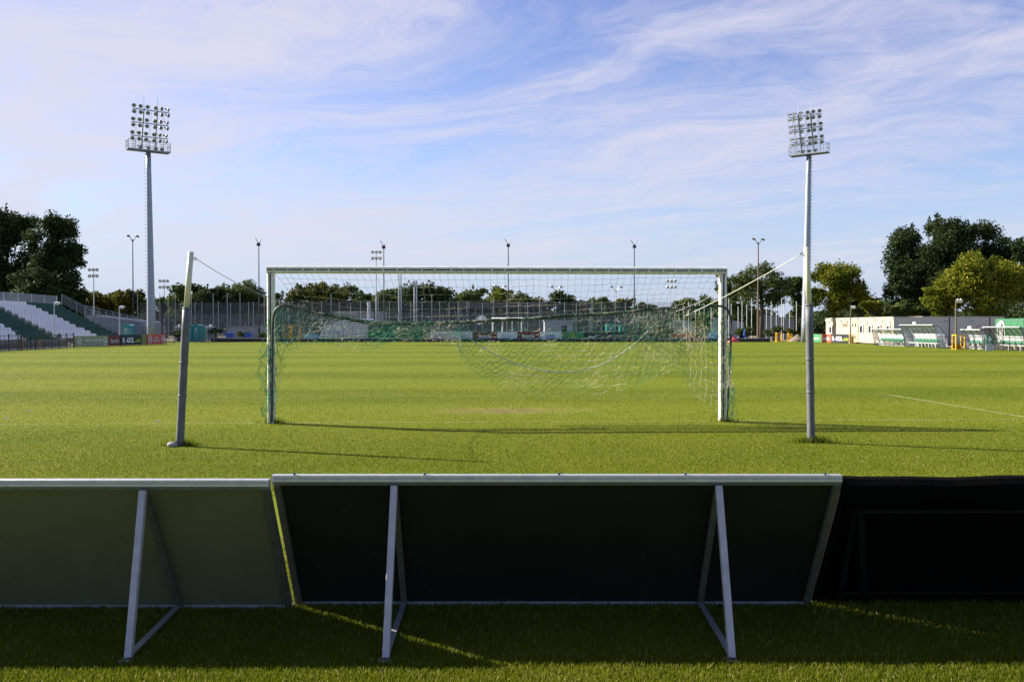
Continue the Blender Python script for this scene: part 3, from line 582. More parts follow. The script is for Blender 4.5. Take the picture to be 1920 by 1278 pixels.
mast((284, 280.5), 84, 16, 8.5, 284, R(35), 'tall grey floodlight mast left of the goal with six rows of lamps', -1)
mast((1510, 1515), 88, 16.5, 9, 290, R(-37), 'tall pale floodlight mast right of the goal, rising behind the net pole', 1)
# ---------------------------------------------------------------- lamp posts and poles
def lamp_post(px, ytop, Y, kind, label, name='lamp_post', group=None, m=M_dark, r=.09):
    b = Vector((x_at(px, Y), Y, 0)); h = Z_at(ytop, Y); root = empty(name, b, label, 'lamp post', group); s = Y / 100
    q = MB(); q.tube([(0, 0, 0), (0, 0, h * .45), (0, 0, h * .46), (0, 0, h - .5 * s)], [r, r * .85, r * .7, r * .5], 8); q.build('pole', m, root)
    if kind == 'v':
        for sx in (-1, 1):
            a = MB(); a.tube([(0, 0, h - .9 * s), (.15 * sx * s, 0, h - .35 * s), (.38 * sx * s, 0, h)], .035 * s, 5); a.build('arm', m, root)
        a = MB(); a.box((.0, -.1, h - .75 * s), (.38 * s, .3 * s, .30 * s)); a.build('lamp_head', M_dark, root, bevel=.03)
    elif kind == 'double':
        for sx, dz in ((-1, .0), (1, -.05)):
            a = MB(); a.tube([(0, 0, h - .8 * s), (.35 * sx * s, 0, h - .2 * s)], .04, 5); a.build('arm', m, root)
            a = MB(); c = Vector((.52 * sx * s, 0, h - .12 * s + dz)); a.tube([c + Vector((-.22 * s, 0, .08 * s)), c, c + Vector((.20 * s, 0, -.08 * s))], [.06 * s, .12 * s, .08 * s], 7); a.build('lamp_head', m, root, smooth=True)
    elif kind == 'flood':
        a = MB(); a.bar((-.5 * s, 0, h - .9 * s), (.5 * s, 0, h - .9 * s), .06, .06); a.bar((-.45 * s, 0, h - .3 * s), (.45 * s, 0, h - .3 * s), .06, .06); a.build('crossarm', m, root)
        for i in range(6):
            a = MB(); x = (-.42, 0, .42)[i % 3] * s; z = h - (.95 if i < 3 else .25) * s; a.tube([(x, 0, z), (x + .1, -.3 * s, z - .12 * s)], [.1 * s, .2 * s], 7); a.build('lamp_head', M_galvl, root)
    elif kind == 'spot':
        a = MB(); a.bar((-.05, 0, h - .25), (.55, 0, h - .25), .06, .06); a.build('arm', m, root)
        for x in (.25, .55):
            a = MB(); a.tube([(x * .7, .1, h - .2), (x * .7 - .1, -.12, h - .32)], [.07, .14], 8); a.build('lamp_head', M_white, root)
    return root
LG = 'tall dark lamp posts behind the pitch'
for px, yt, Y, lab in ((486, 446, 100, 'tall dark pole with forked top just left of the goal'), (720, 451, 100, 'tall dark pole with forked top rising behind the left part of the crossbar'),
                       (953, 448, 100, 'tall dark pole with forked top rising behind the middle of the crossbar'), (1189, 450, 100, 'tall dark pole with forked top rising behind the right part of the crossbar')):
    lamp_post(px, yt, Y, 'v', lab, group=LG)
lamp_post(250, 440, 96, 'double', 'tall dark lamp post with two drooping heads beside the left floodlight mast', group=LG)
lamp_post(1421, 446, 96, 'double', 'tall brown lamp post with two heads in front of the tree right of the goal', group=LG, m=M_wood, r=.12)
FG = 'slim pale floodlight poles beyond the pitch'
for px, yt, Y, lab in ((176.5, 500, 110, 'slim pale floodlight pole behind the stand steps'), (308.5, 521, 150, 'slim pale floodlight pole right of the big left mast'), (705.5, 467, 110, 'slim pale floodlight pole behind the goal, tallest of its kind'),
                       (1257, 521, 140, 'slim pale floodlight pole behind the right part of the net')):
    lamp_post(px, yt, Y, 'flood', lab, group=FG, m=M_galvl, r=.10)
for px, yt, lab in ((938, 534, 'distant double headed street lamp above the trees near the goal centre'), (1043, 535, 'distant double headed street lamp right of the goal centre'), (1155, 535, 'distant double headed street lamp above the low hedge trees')):
    lamp_post(px, yt, 165, 'double', lab, name='street_lamp', group='distant street lamps', m=M_galvl, r=.09)
SP = 'short lamp posts beside the pitch'
lamp_post(102, 562, 68, 'spot', 'short grey lamp post in front of the seats', group=SP, m=M_galvl, r=.07)
lamp_post(224, 570, 78, 'spot', 'short grey lamp post behind the dark banner by the stand', group=SP, m=M_galvl, r=.07)
lamp_post(1594.5, 570, 82, 'spot', 'short brown lamp post in front of the cream cabin', group=SP, m=M_wood, r=.075)
lamp_post(1792, 556, 62, 'spot', 'short brown lamp post by the yellow cage and dugout', group=SP, m=M_wood, r=.075)
def steel_post(px, yt, Y, lab, wd=.22, twin=False):
    b = Vector((x_at(px, Y), Y, 0)); h = Z_at(yt, Y); root = empty('steel_post', b, lab, 'post', 'pale lattice posts behind the goal')
    for o_ in ((-.14, .14) if twin else (0,)):
        q = MB(); q.tube([(o_, 0, 0), (o_, 0, h)], wd / 2, 8); q.build('upright', M_galvl, root)
    q = MB()
    for k in range(int(h / .8)): q.bar((-.15, 0, .4 + .8 * k), (.15, 0, .4 + .8 * k), .04, .04)
    q.build('rung', M_galvl, root); q = MB(); q.box((0, 0, h + .03), (.42, .25, .05)); q.build('cap_plate', M_galvl, root)
steel_post(750, 503, 108, 'pale twin tube post behind the left half of the net', .14, True); steel_post(779, 527, 108, 'shorter pale twin tube post behind the left half of the net', .16, True); steel_post(691, 566, 104, 'pale square post beside the far white seats', .3)
# ---------------------------------------------------------------- high fences
def fence(A, B, h, np_, label, name='mesh_fence', m=M_galvl, screen=None, pr=.05, hs=None, rails=(1.0,), netm=None, net_h=None, seed=1, cat='fence', group=None):
    A = Vector(A); B = Vector(B); d = B - A; L_ = d.length; root = empty(name, A, label, cat, group, math.atan2(d.y, d.x)); rd = random.Random(seed)
    q0 = None; pr = pr * (.62 if hs else 1)
    for i in range(np_):
        hh = h if not hs else hs[i % len(hs)]
        q = MB(); q.tube([(0, 0, 0), (0, 0, hh)], pr, 6); q.tube([(0, 0, hh), (0, 0, hh + .05)], pr * 1.3, 6); o = q.build('fence_post', m, root); o.location = (L_ * i / (np_ - 1) + (rd.uniform(-.3, .3) if hs else 0), 0, 0)
    if rails:
        q = MB()
        for r_ in rails: q.bar((0, .05, r_), (L_, .05, r_), .03, .04)
        q.build('rail', m, root)
    if screen:
        z0, z1, sm = screen; q = MB(); n = np_ - 1; q.quad((0, .02, z0), (L_, .02, z0), (L_, .02, z1), (0, .02, z1)); q.build('screen_netting', sm, root)
    if screen:
        q = MB(); zz = screen[1]; q.quad((0, .03, zz), (L_, .03, zz), (L_, .03, zz + 1.3), (0, .03, zz + 1.3)); q.build('upper_netting', M_scr2, root)
    if netm:
        q = MB(); k = int(L_ / .5)
        for i in range(k): q.bar((L_ * i / k, .0, .05), (L_ * i / k, .0, net_h), .012, .012)
        for j in range(int(net_h / .5) + 1): q.bar((0, .012, .08 + .5 * j), (L_, .012, .08 + .5 * j), .012, .012)
        q.build('wire_mesh', netm, root)
    return root
M_scr = mat('grey_screen_netting', (.19, .195, .205), .85, 0, .2, .6, trans=.50)
M_scr2 = mat('thin_dark_netting', (.19, .195, .205), .85, 0, .2, .6, trans=.74)
hA = [Z_at(y, 103) for y in (549, 566, 566, 551, 566, 549, 568)]
fence((x_at(262, 103), 103, 0), (x_at(505, 103), 103, 0), 4, 19, 'tall thin posts with grey screen netting left of the goal', m=M_galv, screen=(.2, Z_at(588, 103), M_scr), hs=hA, name='ball_stop_fence', group='tall ball stop fences')
fence((x_at(508, 105), 105, 0), (x_at(880, 105), 105, 0), 4, 21, 'tall thin posts with grey screen netting behind the left half of the goal', m=M_galv, screen=(.2, Z_at(585, 105), M_scr), hs=[Z_at(y, 105) for y in (566, 552, 566, 568, 566)], name='ball_stop_fence', group='tall ball stop fences', seed=2)
fence((x_at(882, 106), 106, 0), (x_at(1262, 106), 106, 0), 4, 18, 'tall thin posts with grey screen netting behind the right half of the goal', m=M_galv, screen=(.2, Z_at(586, 106), M_scr), hs=[Z_at(y, 106) for y in (566, 568, 560, 567)], name='ball_stop_fence', group='tall ball stop fences', seed=3)
fence((x_at(1285, 102), 102, 0), (x_at(1492, 102), 102, 0), 4, 22, 'row of thin pale posts without netting under the trees right of the goal', rails=None, hs=[Z_at(y, 102) for y in (575, 566, 572, 560, 570)], name='ball_stop_fence', group='tall ball stop fences', seed=4, pr=.06)
# ---------------------------------------------------------------- trees
def leaf_mat(name, lo, hi, alt):
    m = bpy.data.materials.new(name); m.use_nodes = True; N = m.node_tree.nodes; L = m.node_tree.links; N.clear()
    out = N.new('ShaderNodeOutputMaterial'); at_ = N.new('ShaderNodeAttribute'); at_.attribute_name = 'tone'; r = N.new('ShaderNodeValToRGB'); L.new(at_.outputs['Fac'], r.inputs[0]); e = r.color_ramp.elements
    e[0].position = 0; e[0].color = (*lo, 1); e[1].position = 1; e[1].color = (*alt, 1); k = e.new(.75); k.color = (*hi, 1)
    d = N.new('ShaderNodeBsdfPrincipled'); d.inputs['Roughness'].default_value = .7; d.inputs['Specular IOR Level'].default_value = .12; t = N.new('ShaderNodeBsdfTranslucent'); L.new(r.outputs[0], d.inputs['Base Color']); L.new(r.outputs[0], t.inputs[0])
    mx = N.new('ShaderNodeMixShader'); mx.inputs[0].default_value = .25; L.new(d.outputs[0], mx.inputs[1]); L.new(t.outputs[0], mx.inputs[2]); L.new(mx.outputs[0], out.inputs[0]); return m
LM = {'dark': leaf_mat('leaves_dark', (.016, .029, .009), (.046, .066, .019), (.08, .09, .03)), 'mid': leaf_mat('leaves_mid', (.038, .060, .016), (.10, .125, .032), (.16, .155, .045)),
      'autumn': leaf_mat('leaves_autumn', (.040, .055, .008), (.12, .115, .014), (.26, .14, .03)), 'yellow': leaf_mat('leaves_yellow_green', (.060, .085, .006), (.185, .20, .014), (.36, .27, .03)), 'grey': leaf_mat('leaves_grey_green', (.05, .065, .03), (.10, .12, .06), (.16, .17, .10))}
M_bark = mat('bark', (.06, .05, .04), .9, 0, .3, 4, .5, 12)
def tree(label, px, ytop, hw, Y, style, seed, ybot=600, n=7000, leaf=.30, blobs=22, group='trees beyond the pitch', name='tree', airy=0.0, flat=1.0, spiky=0):
    rg = np.random.default_rng(seed); b = Vector((x_at(px, Y), Y, 0)); top = Z_at(ytop, Y); bot = max(.3, Z_at(ybot, Y)); rx = hw / F_PX * Y; H = top - bot; root = empty(name, b, label, 'tree', group)
    cz = (top + bot) / 2; ry = rx * .8 * flat
    # blob centres inside the crown ellipsoid
    B_ = []
    for i in range(blobs):
        while True:
            p = rg.uniform(-1, 1, 3)
            if (p ** 2).sum() < 1: break
        rad = rg.uniform(.24, .40) * (.62 if blobs >= 50 else .78 if blobs >= 28 else 1); s = 1 - rad * .85; B_.append((p[0] * rx * s * 1.05, p[1] * ry * s, cz + p[2] * H / 2 * s * 1.02 + .06 * H, rad))
    B_.append((rg.uniform(-.2, .2) * rx, 0, top - .2 * H, .22)); 
    if spiky:
        for i in range(spiky): 
            t = rg.uniform(-.8, .8); B_.append((t * rx, rg.uniform(-.3, .3) * ry, top - H * (.14 + .40 * t * t) + rg.uniform(-.06, .06) * H, rg.uniform(.06, .12)))
    V = []; T = []; per = np.array([q_[3] ** 2 for q_ in B_]); per = (per / per.sum() * n).astype(int)
    for (x, y, z, rad), k in zip(B_, per):
        if k < 3: continue
        dv = rg.normal(size=(k, 3)); dv /= np.linalg.norm(dv, axis=1)[:, None]; rr_ = (.45 + .62 * rg.random(k) ** .6) ; r0 = rad * (rx + H / 2) / 2 * 1.12
        # lumpy sub-clusters
        sub = rg.normal(size=(max(4, k // 60), 3)); sub /= np.linalg.norm(sub, axis=1)[:, None]; ci = rg.integers(0, len(sub), k); dv = dv * .50 + sub[ci] * .62
        st = np.array([1.0, 1.0, .85]) * r0
        if spiky and rad < .13: st = np.array([.45, .45, 2.3]) * r0
        c = np.array([x, y, z]) + dv * rr_[:, None] * st
        ton = np.clip(.40 + .16 * rg.normal() + .25 * (rg.random(len(sub))[ci] - .5) + rg.normal(0, .14, k), 0, .82); ton = np.where(rg.random(k) < .04, .95, ton)
        a = rg.normal(size=(k, 3)); a /= np.linalg.norm(a, axis=1)[:, None]; bb = np.cross(a, rg.normal(size=(k, 3))); bb /= np.linalg.norm(bb, axis=1)[:, None]; sz = leaf * (.5 + .8 * rg.random(k))[:, None]
        V.append(np.stack([c - a * sz * .6, c + bb * sz * .38, c + a * sz * .6, c - bb * sz * .38], 1)); T.append(ton)
    V = np.concatenate(V); zt = np.percentile(V[..., 2], 99.97); V[..., 2] = bot + (V[..., 2] - bot) * (top - bot) / (zt - bot); xw = np.percentile(np.abs(V[..., 0]), 99.6); V[..., 0] *= rx / xw; V[..., 2] = np.maximum(V[..., 2], .05); T = np.concatenate(T); k = len(V); np_mesh('crown', V.reshape(-1, 3), np.arange(k * 4).reshape(k, 4), LM[style], root, np.repeat(T, 4))
    q = MB(); tr_ = max(.12, rx * .07); q.tube([(0, 0, 0), (.1 * tr_, 0, bot + .1 * H), (-.5 * tr_, 0, bot + .5 * H), (0, 0, bot + .85 * H)], [tr_ * 1.3, tr_, tr_ * .6, tr_ * .15], 8); q.build('trunk', M_bark, root, smooth=True)
    q = MB()
    for (x, y, z, rad) in B_[:14]:
        z0 = bot + (z - bot) * .35 + .0; s0 = Vector((0, 0, min(z0, z * .8))); e = Vector((x, y, z)); mid = s0.lerp(e, .5) + Vector((0, 0, -.04 * H)); q.tube([s0, mid, e], [tr_ * .42, tr_ * .25, tr_ * .07], 5)
    q.build('limbs', M_bark, root, smooth=True)
    return root
T_ = tree
# left big pair
T_('big dark tree behind the stand at the left edge of the picture', 16, 388, 56, 100, 'dark', 1, ybot=585, n=34000, leaf=.24, blobs=46, spiky=8)
T_('big dark tree behind the stand, right one of the dark pair', 103, 398, 50, 97, 'dark', 12, ybot=585, n=28000, leaf=.24, blobs=44, spiky=7)
T_('low dark tree filling below the big dark trees behind the stand railing', 70, 500, 75, 94, 'dark', 3, ybot=600, n=9000, leaf=.30, blobs=22)
T_('small dark tree at the right foot of the big dark pair', 128, 520, 34, 96, 'dark', 103, ybot=600, n=5000, leaf=.26, blobs=16)
for i, (px, yt, hw, Y, st, lab) in enumerate((
    (160, 542, 26, 120, 'autumn', 'small rust tinged tree just right of the big dark trees'), (198, 548, 26, 122, 'autumn', 'small rust tinged tree behind the far end of the stand'), (240, 541, 28, 120, 'autumn', 'rounded rust tinged tree left of the big floodlight mast'),
    (312, 556, 24, 124, 'mid', 'low bushy tree just right of the big left mast'), (352, 530, 36, 122, 'mid', 'rounded green tree behind the left leaning pole'), (398, 534, 34, 121, 'dark', 'rounded dark tree left of the goal'),
    (440, 532, 34, 123, 'mid', 'rounded dark tree second left from the goal post'), (478, 546, 28, 125, 'mid', 'low green tree behind the forked pole left of the goal'), (462, 523, 30, 135, 'grey', 'pale feathery tree top peeping over the dark trees left of the goal'),
    (528, 546, 28, 122, 'mid', 'green tree just inside the left goal post'), (566, 532, 32, 121, 'autumn', 'yellowish tree behind the left end of the net'), (608, 528, 34, 123, 'autumn', 'taller yellowish tree behind the left end of the net'),
    (650, 531, 32, 126, 'mid', 'green tree with pale top left of the slim pale pole'), (684, 545, 24, 122, 'mid', 'low green tree beside the slim pale pole'), (742, 536, 34, 121, 'mid', 'rounded tree behind the pale twin posts'),
    (789, 526, 34, 120, 'dark', 'tallest rounded dark tree behind the left half of the net'), (832, 537, 26, 122, 'mid', 'dark tree right of the tallest one behind the net'), (890, 535, 30, 121, 'mid', 'rounded dark tree left of the middle dark pole'),
    (945, 535, 30, 124, 'yellow', 'bright green tree behind the middle dark pole'), (975, 546, 26, 122, 'mid', 'green tree right of the middle dark pole'), (1012, 557, 22, 126, 'autumn', 'low rust tinged tree near the goal centre'),
    (1052, 543, 24, 118, 'dark', 'small round dark tree standing alone right of the goal centre'), (1096, 558, 20, 126, 'mid', 'small green tree first right of the lone round tree'), (1130, 556, 20, 124, 'mid', 'small green tree second right of the lone round tree'),
    (1168, 558, 22, 126, 'autumn', 'small rusty tree left of the right dark pole'), (1206, 566, 24, 126, 'autumn', 'low rusty tree right of the right dark pole'), (1238, 576, 22, 128, 'mid', 'lowest tree at the dip in the treeline behind the net'),
    (1280, 558, 24, 128, 'mid', 'green tree at the right end of the treeline behind the net'), (1318, 553, 28, 127, 'mid', 'green tree just left of the right goal post'))):
    T_(lab, px, yt, hw * 1.35, Y, st, 20 + i, ybot=618, n=7500, leaf=.30, blobs=18, group='trees in the line beyond the pitch', spiky=3 if st in ('grey',) or i % 4 == 1 else 0)
# low hedge-like growth filling below the treeline
T_('slender airy tree right behind the right goal post', 1368, 510, 38, 112, 'mid', 60, ybot=600, n=5500, leaf=.26, blobs=18, spiky=3)
T_('tall airy green tree with dark forked trunk right of the goal', 1428, 490, 54, 106, 'mid', 61, ybot=585, n=12000, leaf=.20, blobs=26, spiky=5)
T_('dark green tree just left of the right floodlight mast', 1494, 518, 24, 112, 'mid', 62, ybot=612, n=4500, leaf=.28, blobs=16)
T_('yellow green tree with upright twigs right of the right mast', 1566, 490, 56, 104, 'yellow', 163, ybot=605, n=30000, leaf=.19, blobs=36, spiky=14)
T_('dark green tree between the yellow tree and the huge dark tree', 1612, 545, 38, 112, 'mid', 64, ybot=605, n=5000, leaf=.28, blobs=18)
T_('huge dark green tree towering over the cabins', 1778, 404, 112, 104, 'dark', 65, ybot=590, n=85000, leaf=.23, blobs=95, spiky=14)
T_('dark tree cut off by the right edge of the picture', 1925, 442, 52, 100, 'dark', 66, ybot=600, n=12000, leaf=.30, blobs=28, spiky=4)
T_('broad yellow green tree in front of the huge dark tree', 1838, 470, 88, 92, 'yellow', 67, ybot=612, n=44000, leaf=.20, blobs=49, spiky=10)
T_('small yellow green bushy tree left of the broad yellow one', 1768, 532, 36, 92, 'yellow', 68, ybot=612, n=7000, leaf=.24, blobs=18)
T_('small pale green tree behind the cream cabin roof', 1640, 563, 26, 98, 'yellow', 69, ybot=612, n=3500, leaf=.24, blobs=14)
T_('small green tree behind the corner of the cabins', 1690, 562, 34, 98, 'mid', 70, ybot=612, n=5000, leaf=.26, blobs=16)
T_('dark green tree low on the left flank of the huge dark tree', 1702, 492, 46, 101, 'dark', 71, ybot=605, n=13000, leaf=.23, blobs=30, spiky=4)
T_('dark green tree below the huge dark tree, behind the tallest dugout', 1752, 520, 40, 99, 'dark', 72, ybot=605, n=10000, leaf=.23, blobs=28)
def bush(label, px, yt, hw, Y, st, seed, yb=638, n=900): return T_(label, px, yt, hw, Y, st, seed, ybot=yb, n=n, leaf=.16, blobs=8, name='bush', group='bushes beyond the pitch')
for i, a in enumerate(((405, 612, 16, 98, 'dark', 'dark bush between the teal toilet and the blue bins'), (335, 618, 14, 96, 'mid', 'green bush left of the teal toilets'), (1315, 585, 16, 98, 'yellow', 'yellow green bush behind the right end of the net'), (1300, 622, 20, 96, 'mid', 'low bush behind the red banner at the right'),
    (1340, 622, 14, 97, 'mid', 'low green bush behind the light blue banner'), (1400, 612, 22, 98, 'mid', 'green bush under the airy tree'), (1450, 610, 22, 97, 'mid', 'green bush left of the yellow gate'), (1482, 614, 16, 98, 'autumn', 'rusty bush left of the sand heap'), (1240, 608, 24, 97, 'mid', 'bush behind the middle right of the net'),
    (720, 622, 26, 97, 'dark', 'dark bush behind the left part of the net'), (885, 620, 22, 97, 'dark', 'dark bush near the middle of the net'), (1100, 622, 22, 98, 'mid', 'bush left of the far teal toilet'), (458, 620, 14, 97, 'mid', 'small bush between the blue bins'), (500, 622, 14, 98, 'mid', 'small bush behind the left goal post'))):
    bush(a[5], a[0], a[1], a[2], a[3], a[4], 90 + i)
# a distant wood closing the gaps below the treeline
def wood():
    rg = np.random.default_rng(5); n = 130000; Y = rg.uniform(150, 175, n); X = rg.uniform(-1, 1, n) * 108; prof_ = 4.2 + 1.2 * np.sin(X * .21) + .9 * np.sin(X * .47 + 1) + .5 * np.sin(X * 1.3)
    px = X / Y * F_PX + 960; prof_ *= np.interp(px, [0, 850, 1000, 1150, 1240, 1330, 1920], [.82, .82, .72, .66, .50, .66, 1.0]); Z = prof_ * 1.25 * rg.random(n) ** .6
    c = np.stack([X, Y, Z], 1); a = rg.normal(size=(n, 3)); a /= np.linalg.norm(a, axis=1)[:, None]; b = np.cross(a, rg.normal(size=(n, 3))); b /= np.linalg.norm(b, axis=1)[:, None]; s = .5
    V = np.stack([c - a * s * .6, c + b * s * .4, c + a * s * .6, c - b * s * .4], 1); tag(np_mesh('far_wood', V.reshape(-1, 3), np.arange(n * 4).reshape(n, 4), LM['dark'], None, np.repeat(np.clip(rg.normal(.4, .25, n), 0, .9), 4)), 'dark strip of far woodland closing the view below the treeline', 'wood', kind='stuff')
wood()
# ---------------------------------------------------------------- seated stands
def seat_mb(q, c, fx, fy, w_=.40, mi=0):
    """c: front-bottom centre; (fx,fy) unit vector facing"""
    f = Vector((fx, fy, 0)); s = Vector((-fy, fx, 0)); up_ = Vector((0, 0, 1))
    def P(a, b, z): return c + s * a + f * b + up_ * z
    h = w_ / 2
    def slab(pts, th, dirv):
        n = len(pts); q.add(pts + [p + dirv * th for p in pts], [tuple(range(n)), tuple(range(2 * n - 1, n - 1, -1))] + [(i, n + i, n + (i + 1) % n, (i + 1) % n) for i in range(n)], mi)
    slab([P(-h, 0, .02), P(h, 0, .02), P(h, -.36, 0), P(-h, -.36, 0)], .05, up_ * 1.0)
    slab([P(-h, -.34, 0.02), P(h, -.34, 0.02), P(h, -.40, .22), P(h * .66, -.42, .31), P(-h * .66, -.42, .31), P(-h, -.40, .22)], .05, -f)
def main_stand():
    root = empty('grandstand', pw(-36, 60), 'seating stand with white and dark green seats at the left edge', 'stand'); O = pw(-36, 60)
    K = 11; rows = []; seats = []
    ZE = 80.2
    for k in range(K):
        X0 = x_at(225, 80) - .52 * k; z = Z_at(631, 80) - .02 + k * .268; rows.append((X0, z))
        y = ZE
        while y > 53: seats.append((k, X0 - (y - 80) * .045, y, z)); y -= .50
    f = MB()
    for k, (X0, z) in enumerate(rows):
        a = Vector((X0 + .10, ZE + .3, 0)); b_ = Vector((X0 + .10 + 28 * .045, ZE - 28, 0)); w_ = Vector((-.54, 0, 0)); zt = z - .06
        vs = [a, b_, b_ + w_, a + w_]; f.add([v + Vector((0, 0, zt - .26)) - O for v in vs] + [v + Vector((0, 0, zt)) - O for v in vs], [(0, 3, 2, 1), (4, 5, 6, 7), (0, 1, 5, 4), (1, 2, 6, 5), (2, 3, 7, 6), (3, 0, 4, 7)])
    f.build('terrace', mat('stand_deck', (.11, .12, .12), .7, .2, .2, 2), root)
    f = MB()
    for y in np.arange(ZE - 27, ZE + .1, 2.4):
        for k in (0, 3, 6, 9, 10): X0 = rows[k][0] + .05 - (y - 80) * .045; f.bar((X0 - O.x, y - O.y, 0), (X0 - O.x, y - O.y, rows[k][1] - .3), .07, .07)
        f.bar((rows[0][0] - (y - 80) * .045 - O.x, y - O.y, .1), (rows[10][0] - (y - 80) * .045 - O.x, y - O.y, rows[10][1] - .35), .06, .08)
    f.build('scaffold', M_galv, root)
    # colours: diagonal bands as in the seats
    def colour(k, X, y, z):
        p = x_at; px = 960 + X / y * F_PX; kk = 10 - k; r_ = 62 + 13 * kk; l_ = -8 + 12.6 * kk; l2 = 52 - 11 * k
        if px < l2: return 'w'
        if px > r_: return 'g'
        if px > l_ + 4: return 'w'
        if px > l_ - 8 and k % 1 == 0: return 's'
        return 'g'
    seats = [(colour(k, X, y, z), k, X, y, z) for k, X, y, z in seats]; steps = [s for s in seats if s[0] == 's']; seats = [s for s in seats if s[0] != 's']
    vis = [s for s in seats if 960 + s[2] / s[3] * F_PX > -6]; vis.sort(key=lambda s: s[3]); near = vis[:98]; ids = set(map(id, near)); protos = {}
    for s in near:
        if s[0] not in protos:
            q = MB(); seat_mb(q, Vector((0, 0, 0)), 1, 0); protos[s[0]] = q.build('seat', M_seatw if s[0] == 'w' else M_dgreen, root); o = protos[s[0]]
        else: o = protos[s[0]].copy(); col.objects.link(o); o.parent = root
        o['label'] = 'white plastic seat' if s[0] == 'w' else 'dark green plastic seat'
        o.location = Vector((s[2], s[3], s[4])) - O
    q = MB()
    for s in seats:
        if id(s) in ids: continue
        seat_mb(q, Vector((s[2], s[3], s[4])) - O, 1, 0, mi=0 if s[0] == 'w' else 1)
    tag(q.build('seat_rows', [M_seatw, M_dgreen], root), kind='stuff')
    q = MB()
    for s in steps: q.box(Vector((s[2] - .1, s[3], s[4] - .02)) - O, (.34, .46, .05))
    q.build('aisle_steps', mat('pale_step_board', (.42, .38, .28), .8, 0, .2, 4), root)
    # back railing: dense vertical bars
    X10, z10 = rows[10]; q = MB(); y = ZE; pb = lambda y, dz: Vector((X10 - .52 - (y - 80) * .045, y, z10 + dz)) - O
    q.bar(pb(ZE, .98), pb(52, .98), .05, .05); q.bar(pb(ZE, .12), pb(52, .12), .05, .05)
    while y > 52: q.bar(pb(y, .1), pb(y, .98), .028, .028); y -= .14
    q.build('back_railing', M_galv, root)
    for y in np.arange(53, ZE + .1, 2.25):
        p = MB(); p.bar(pb(y, -.4), pb(y, 1.02), .07, .07); p.build('railing_post', M_galvl, root)
    # end railing going down
    q = MB(); E = lambda k, dz, ex=.35: Vector((x_at(225, 80) - .52 * k, ZE + ex, Z_at(631, 80) + .268 * k + dz)) - O
    for dz in (.22, .42, .62, .82, 1.0): q.bar(E(10.6, dz), E(5.2, dz), .035, .035); q.bar(E(5.2, dz), E(-1.5, dz), .035, .035)
    q.build('end_railing', M_galv, root)
    for k in (10.6, 8, 5.2, 2.4, -1.4):
        p = MB(); p.bar(E(k, -.3), E(k, 1.03), .05, .05); p.build('railing_post', M_galv, root)
M_seatw = mat('white_seat_plastic', (.62, .62, .66), .4, 0, .06, 4)
main_stand()
def small_stand():
    Y = 96; s = F_PX / Y; x0 = x_at(598, Y); x1 = x_at(690, Y); zb = Z_at(633, Y); zt = Z_at(597, Y); root = empty('far_grandstand', (x0, Y, 0), 'small stand of white seats beyond the pitch behind the left part of the net', 'stand')
    K = 8; nn = 11; proto_ = None
    for k in range(K):
        for i in range(nn):
            x = .25 + (x1 - x0 - .4) * i / (nn - 1); z = zb + (zt - zb) * k / K; y = .45 * k
            if k > 3 and i < (k - 3) * .8: continue
            if proto_ is None: q = MB(); seat_mb(q, Vector((0, 0, 0)), 0, -1, .44); proto_ = q.build('seat', M_seatw, root); o = proto_
            else: o = proto_.copy(); col.objects.link(o); o.parent = root
            o.location = (x, y, z)
    q = MB()
    for k in range(K): q.box(((x1 - x0) / 2, .45 * k - .15, zb + (zt - zb) * k / K - .13), (x1 - x0, .44, .20))
    q.box(((x1 - x0) / 2, -.5, zb / 2), (x1 - x0 + .4, .2, zb)); q.build('terrace', M_conc, root)
    q = MB(); zr = Z_at(584, Y + 4); w_ = x1 - x0
    for i in range(34): q.bar((w_ * (.15 + .85 * i / 33), 3.9, zt - .1), (w_ * (.15 + .85 * i / 33), 3.9, zr), .03, .03)
    q.bar((w_ * .15, 3.9, zr), (w_, 3.9, zr), .05, .05); q.build('back_railing', M_galvl, root)
small_stand()
# ramp / empty terrace past the end of the stand
def ramp():
    Y = 92; root = empty('ramp_terrace', (x_at(186, Y), Y, 0), 'grey sloping terrace with railing beyond the end of the stand', 'terrace'); W = x_at(266, Y) - x_at(160, Y); z0 = Z_at(590, Y); z1 = Z_at(603, Y)
    q = MB(); n = 10; x_0 = x_at(160, Y) - x_at(186, Y); vs = [(x_0, 0, 0), (x_0 + W, 0, 0), (x_0 + W, 0, z1), (x_0, 0, z0)]; q.add([Vector(v) for v in vs] + [Vector(v) + Vector((0, 5, 0)) for v in vs], [(0, 1, 2, 3), (7, 6, 5, 4), (3, 2, 6, 7), (1, 5, 6, 2), (0, 3, 7, 4)])
    q.build('deck', mat('grey_ramp_panel', (.19, .195, .215), .6, .1, .15, 1.5), root)
    q = MB()
    for dz in (.3, .6, .95): q.bar((x_0, -.06, z0 + dz), (x_0 + W, -.06, z1 + dz * .4), .04, .04)
    for i in range(9): t = i / 8; q.bar((x_0 + W * t, -.06, .0), (x_0 + W * t, -.06, z0 + (z1 - z0) * t + .95 - .55 * t), .05, .05)
    q.build('railing', M_galv, root)
ramp()
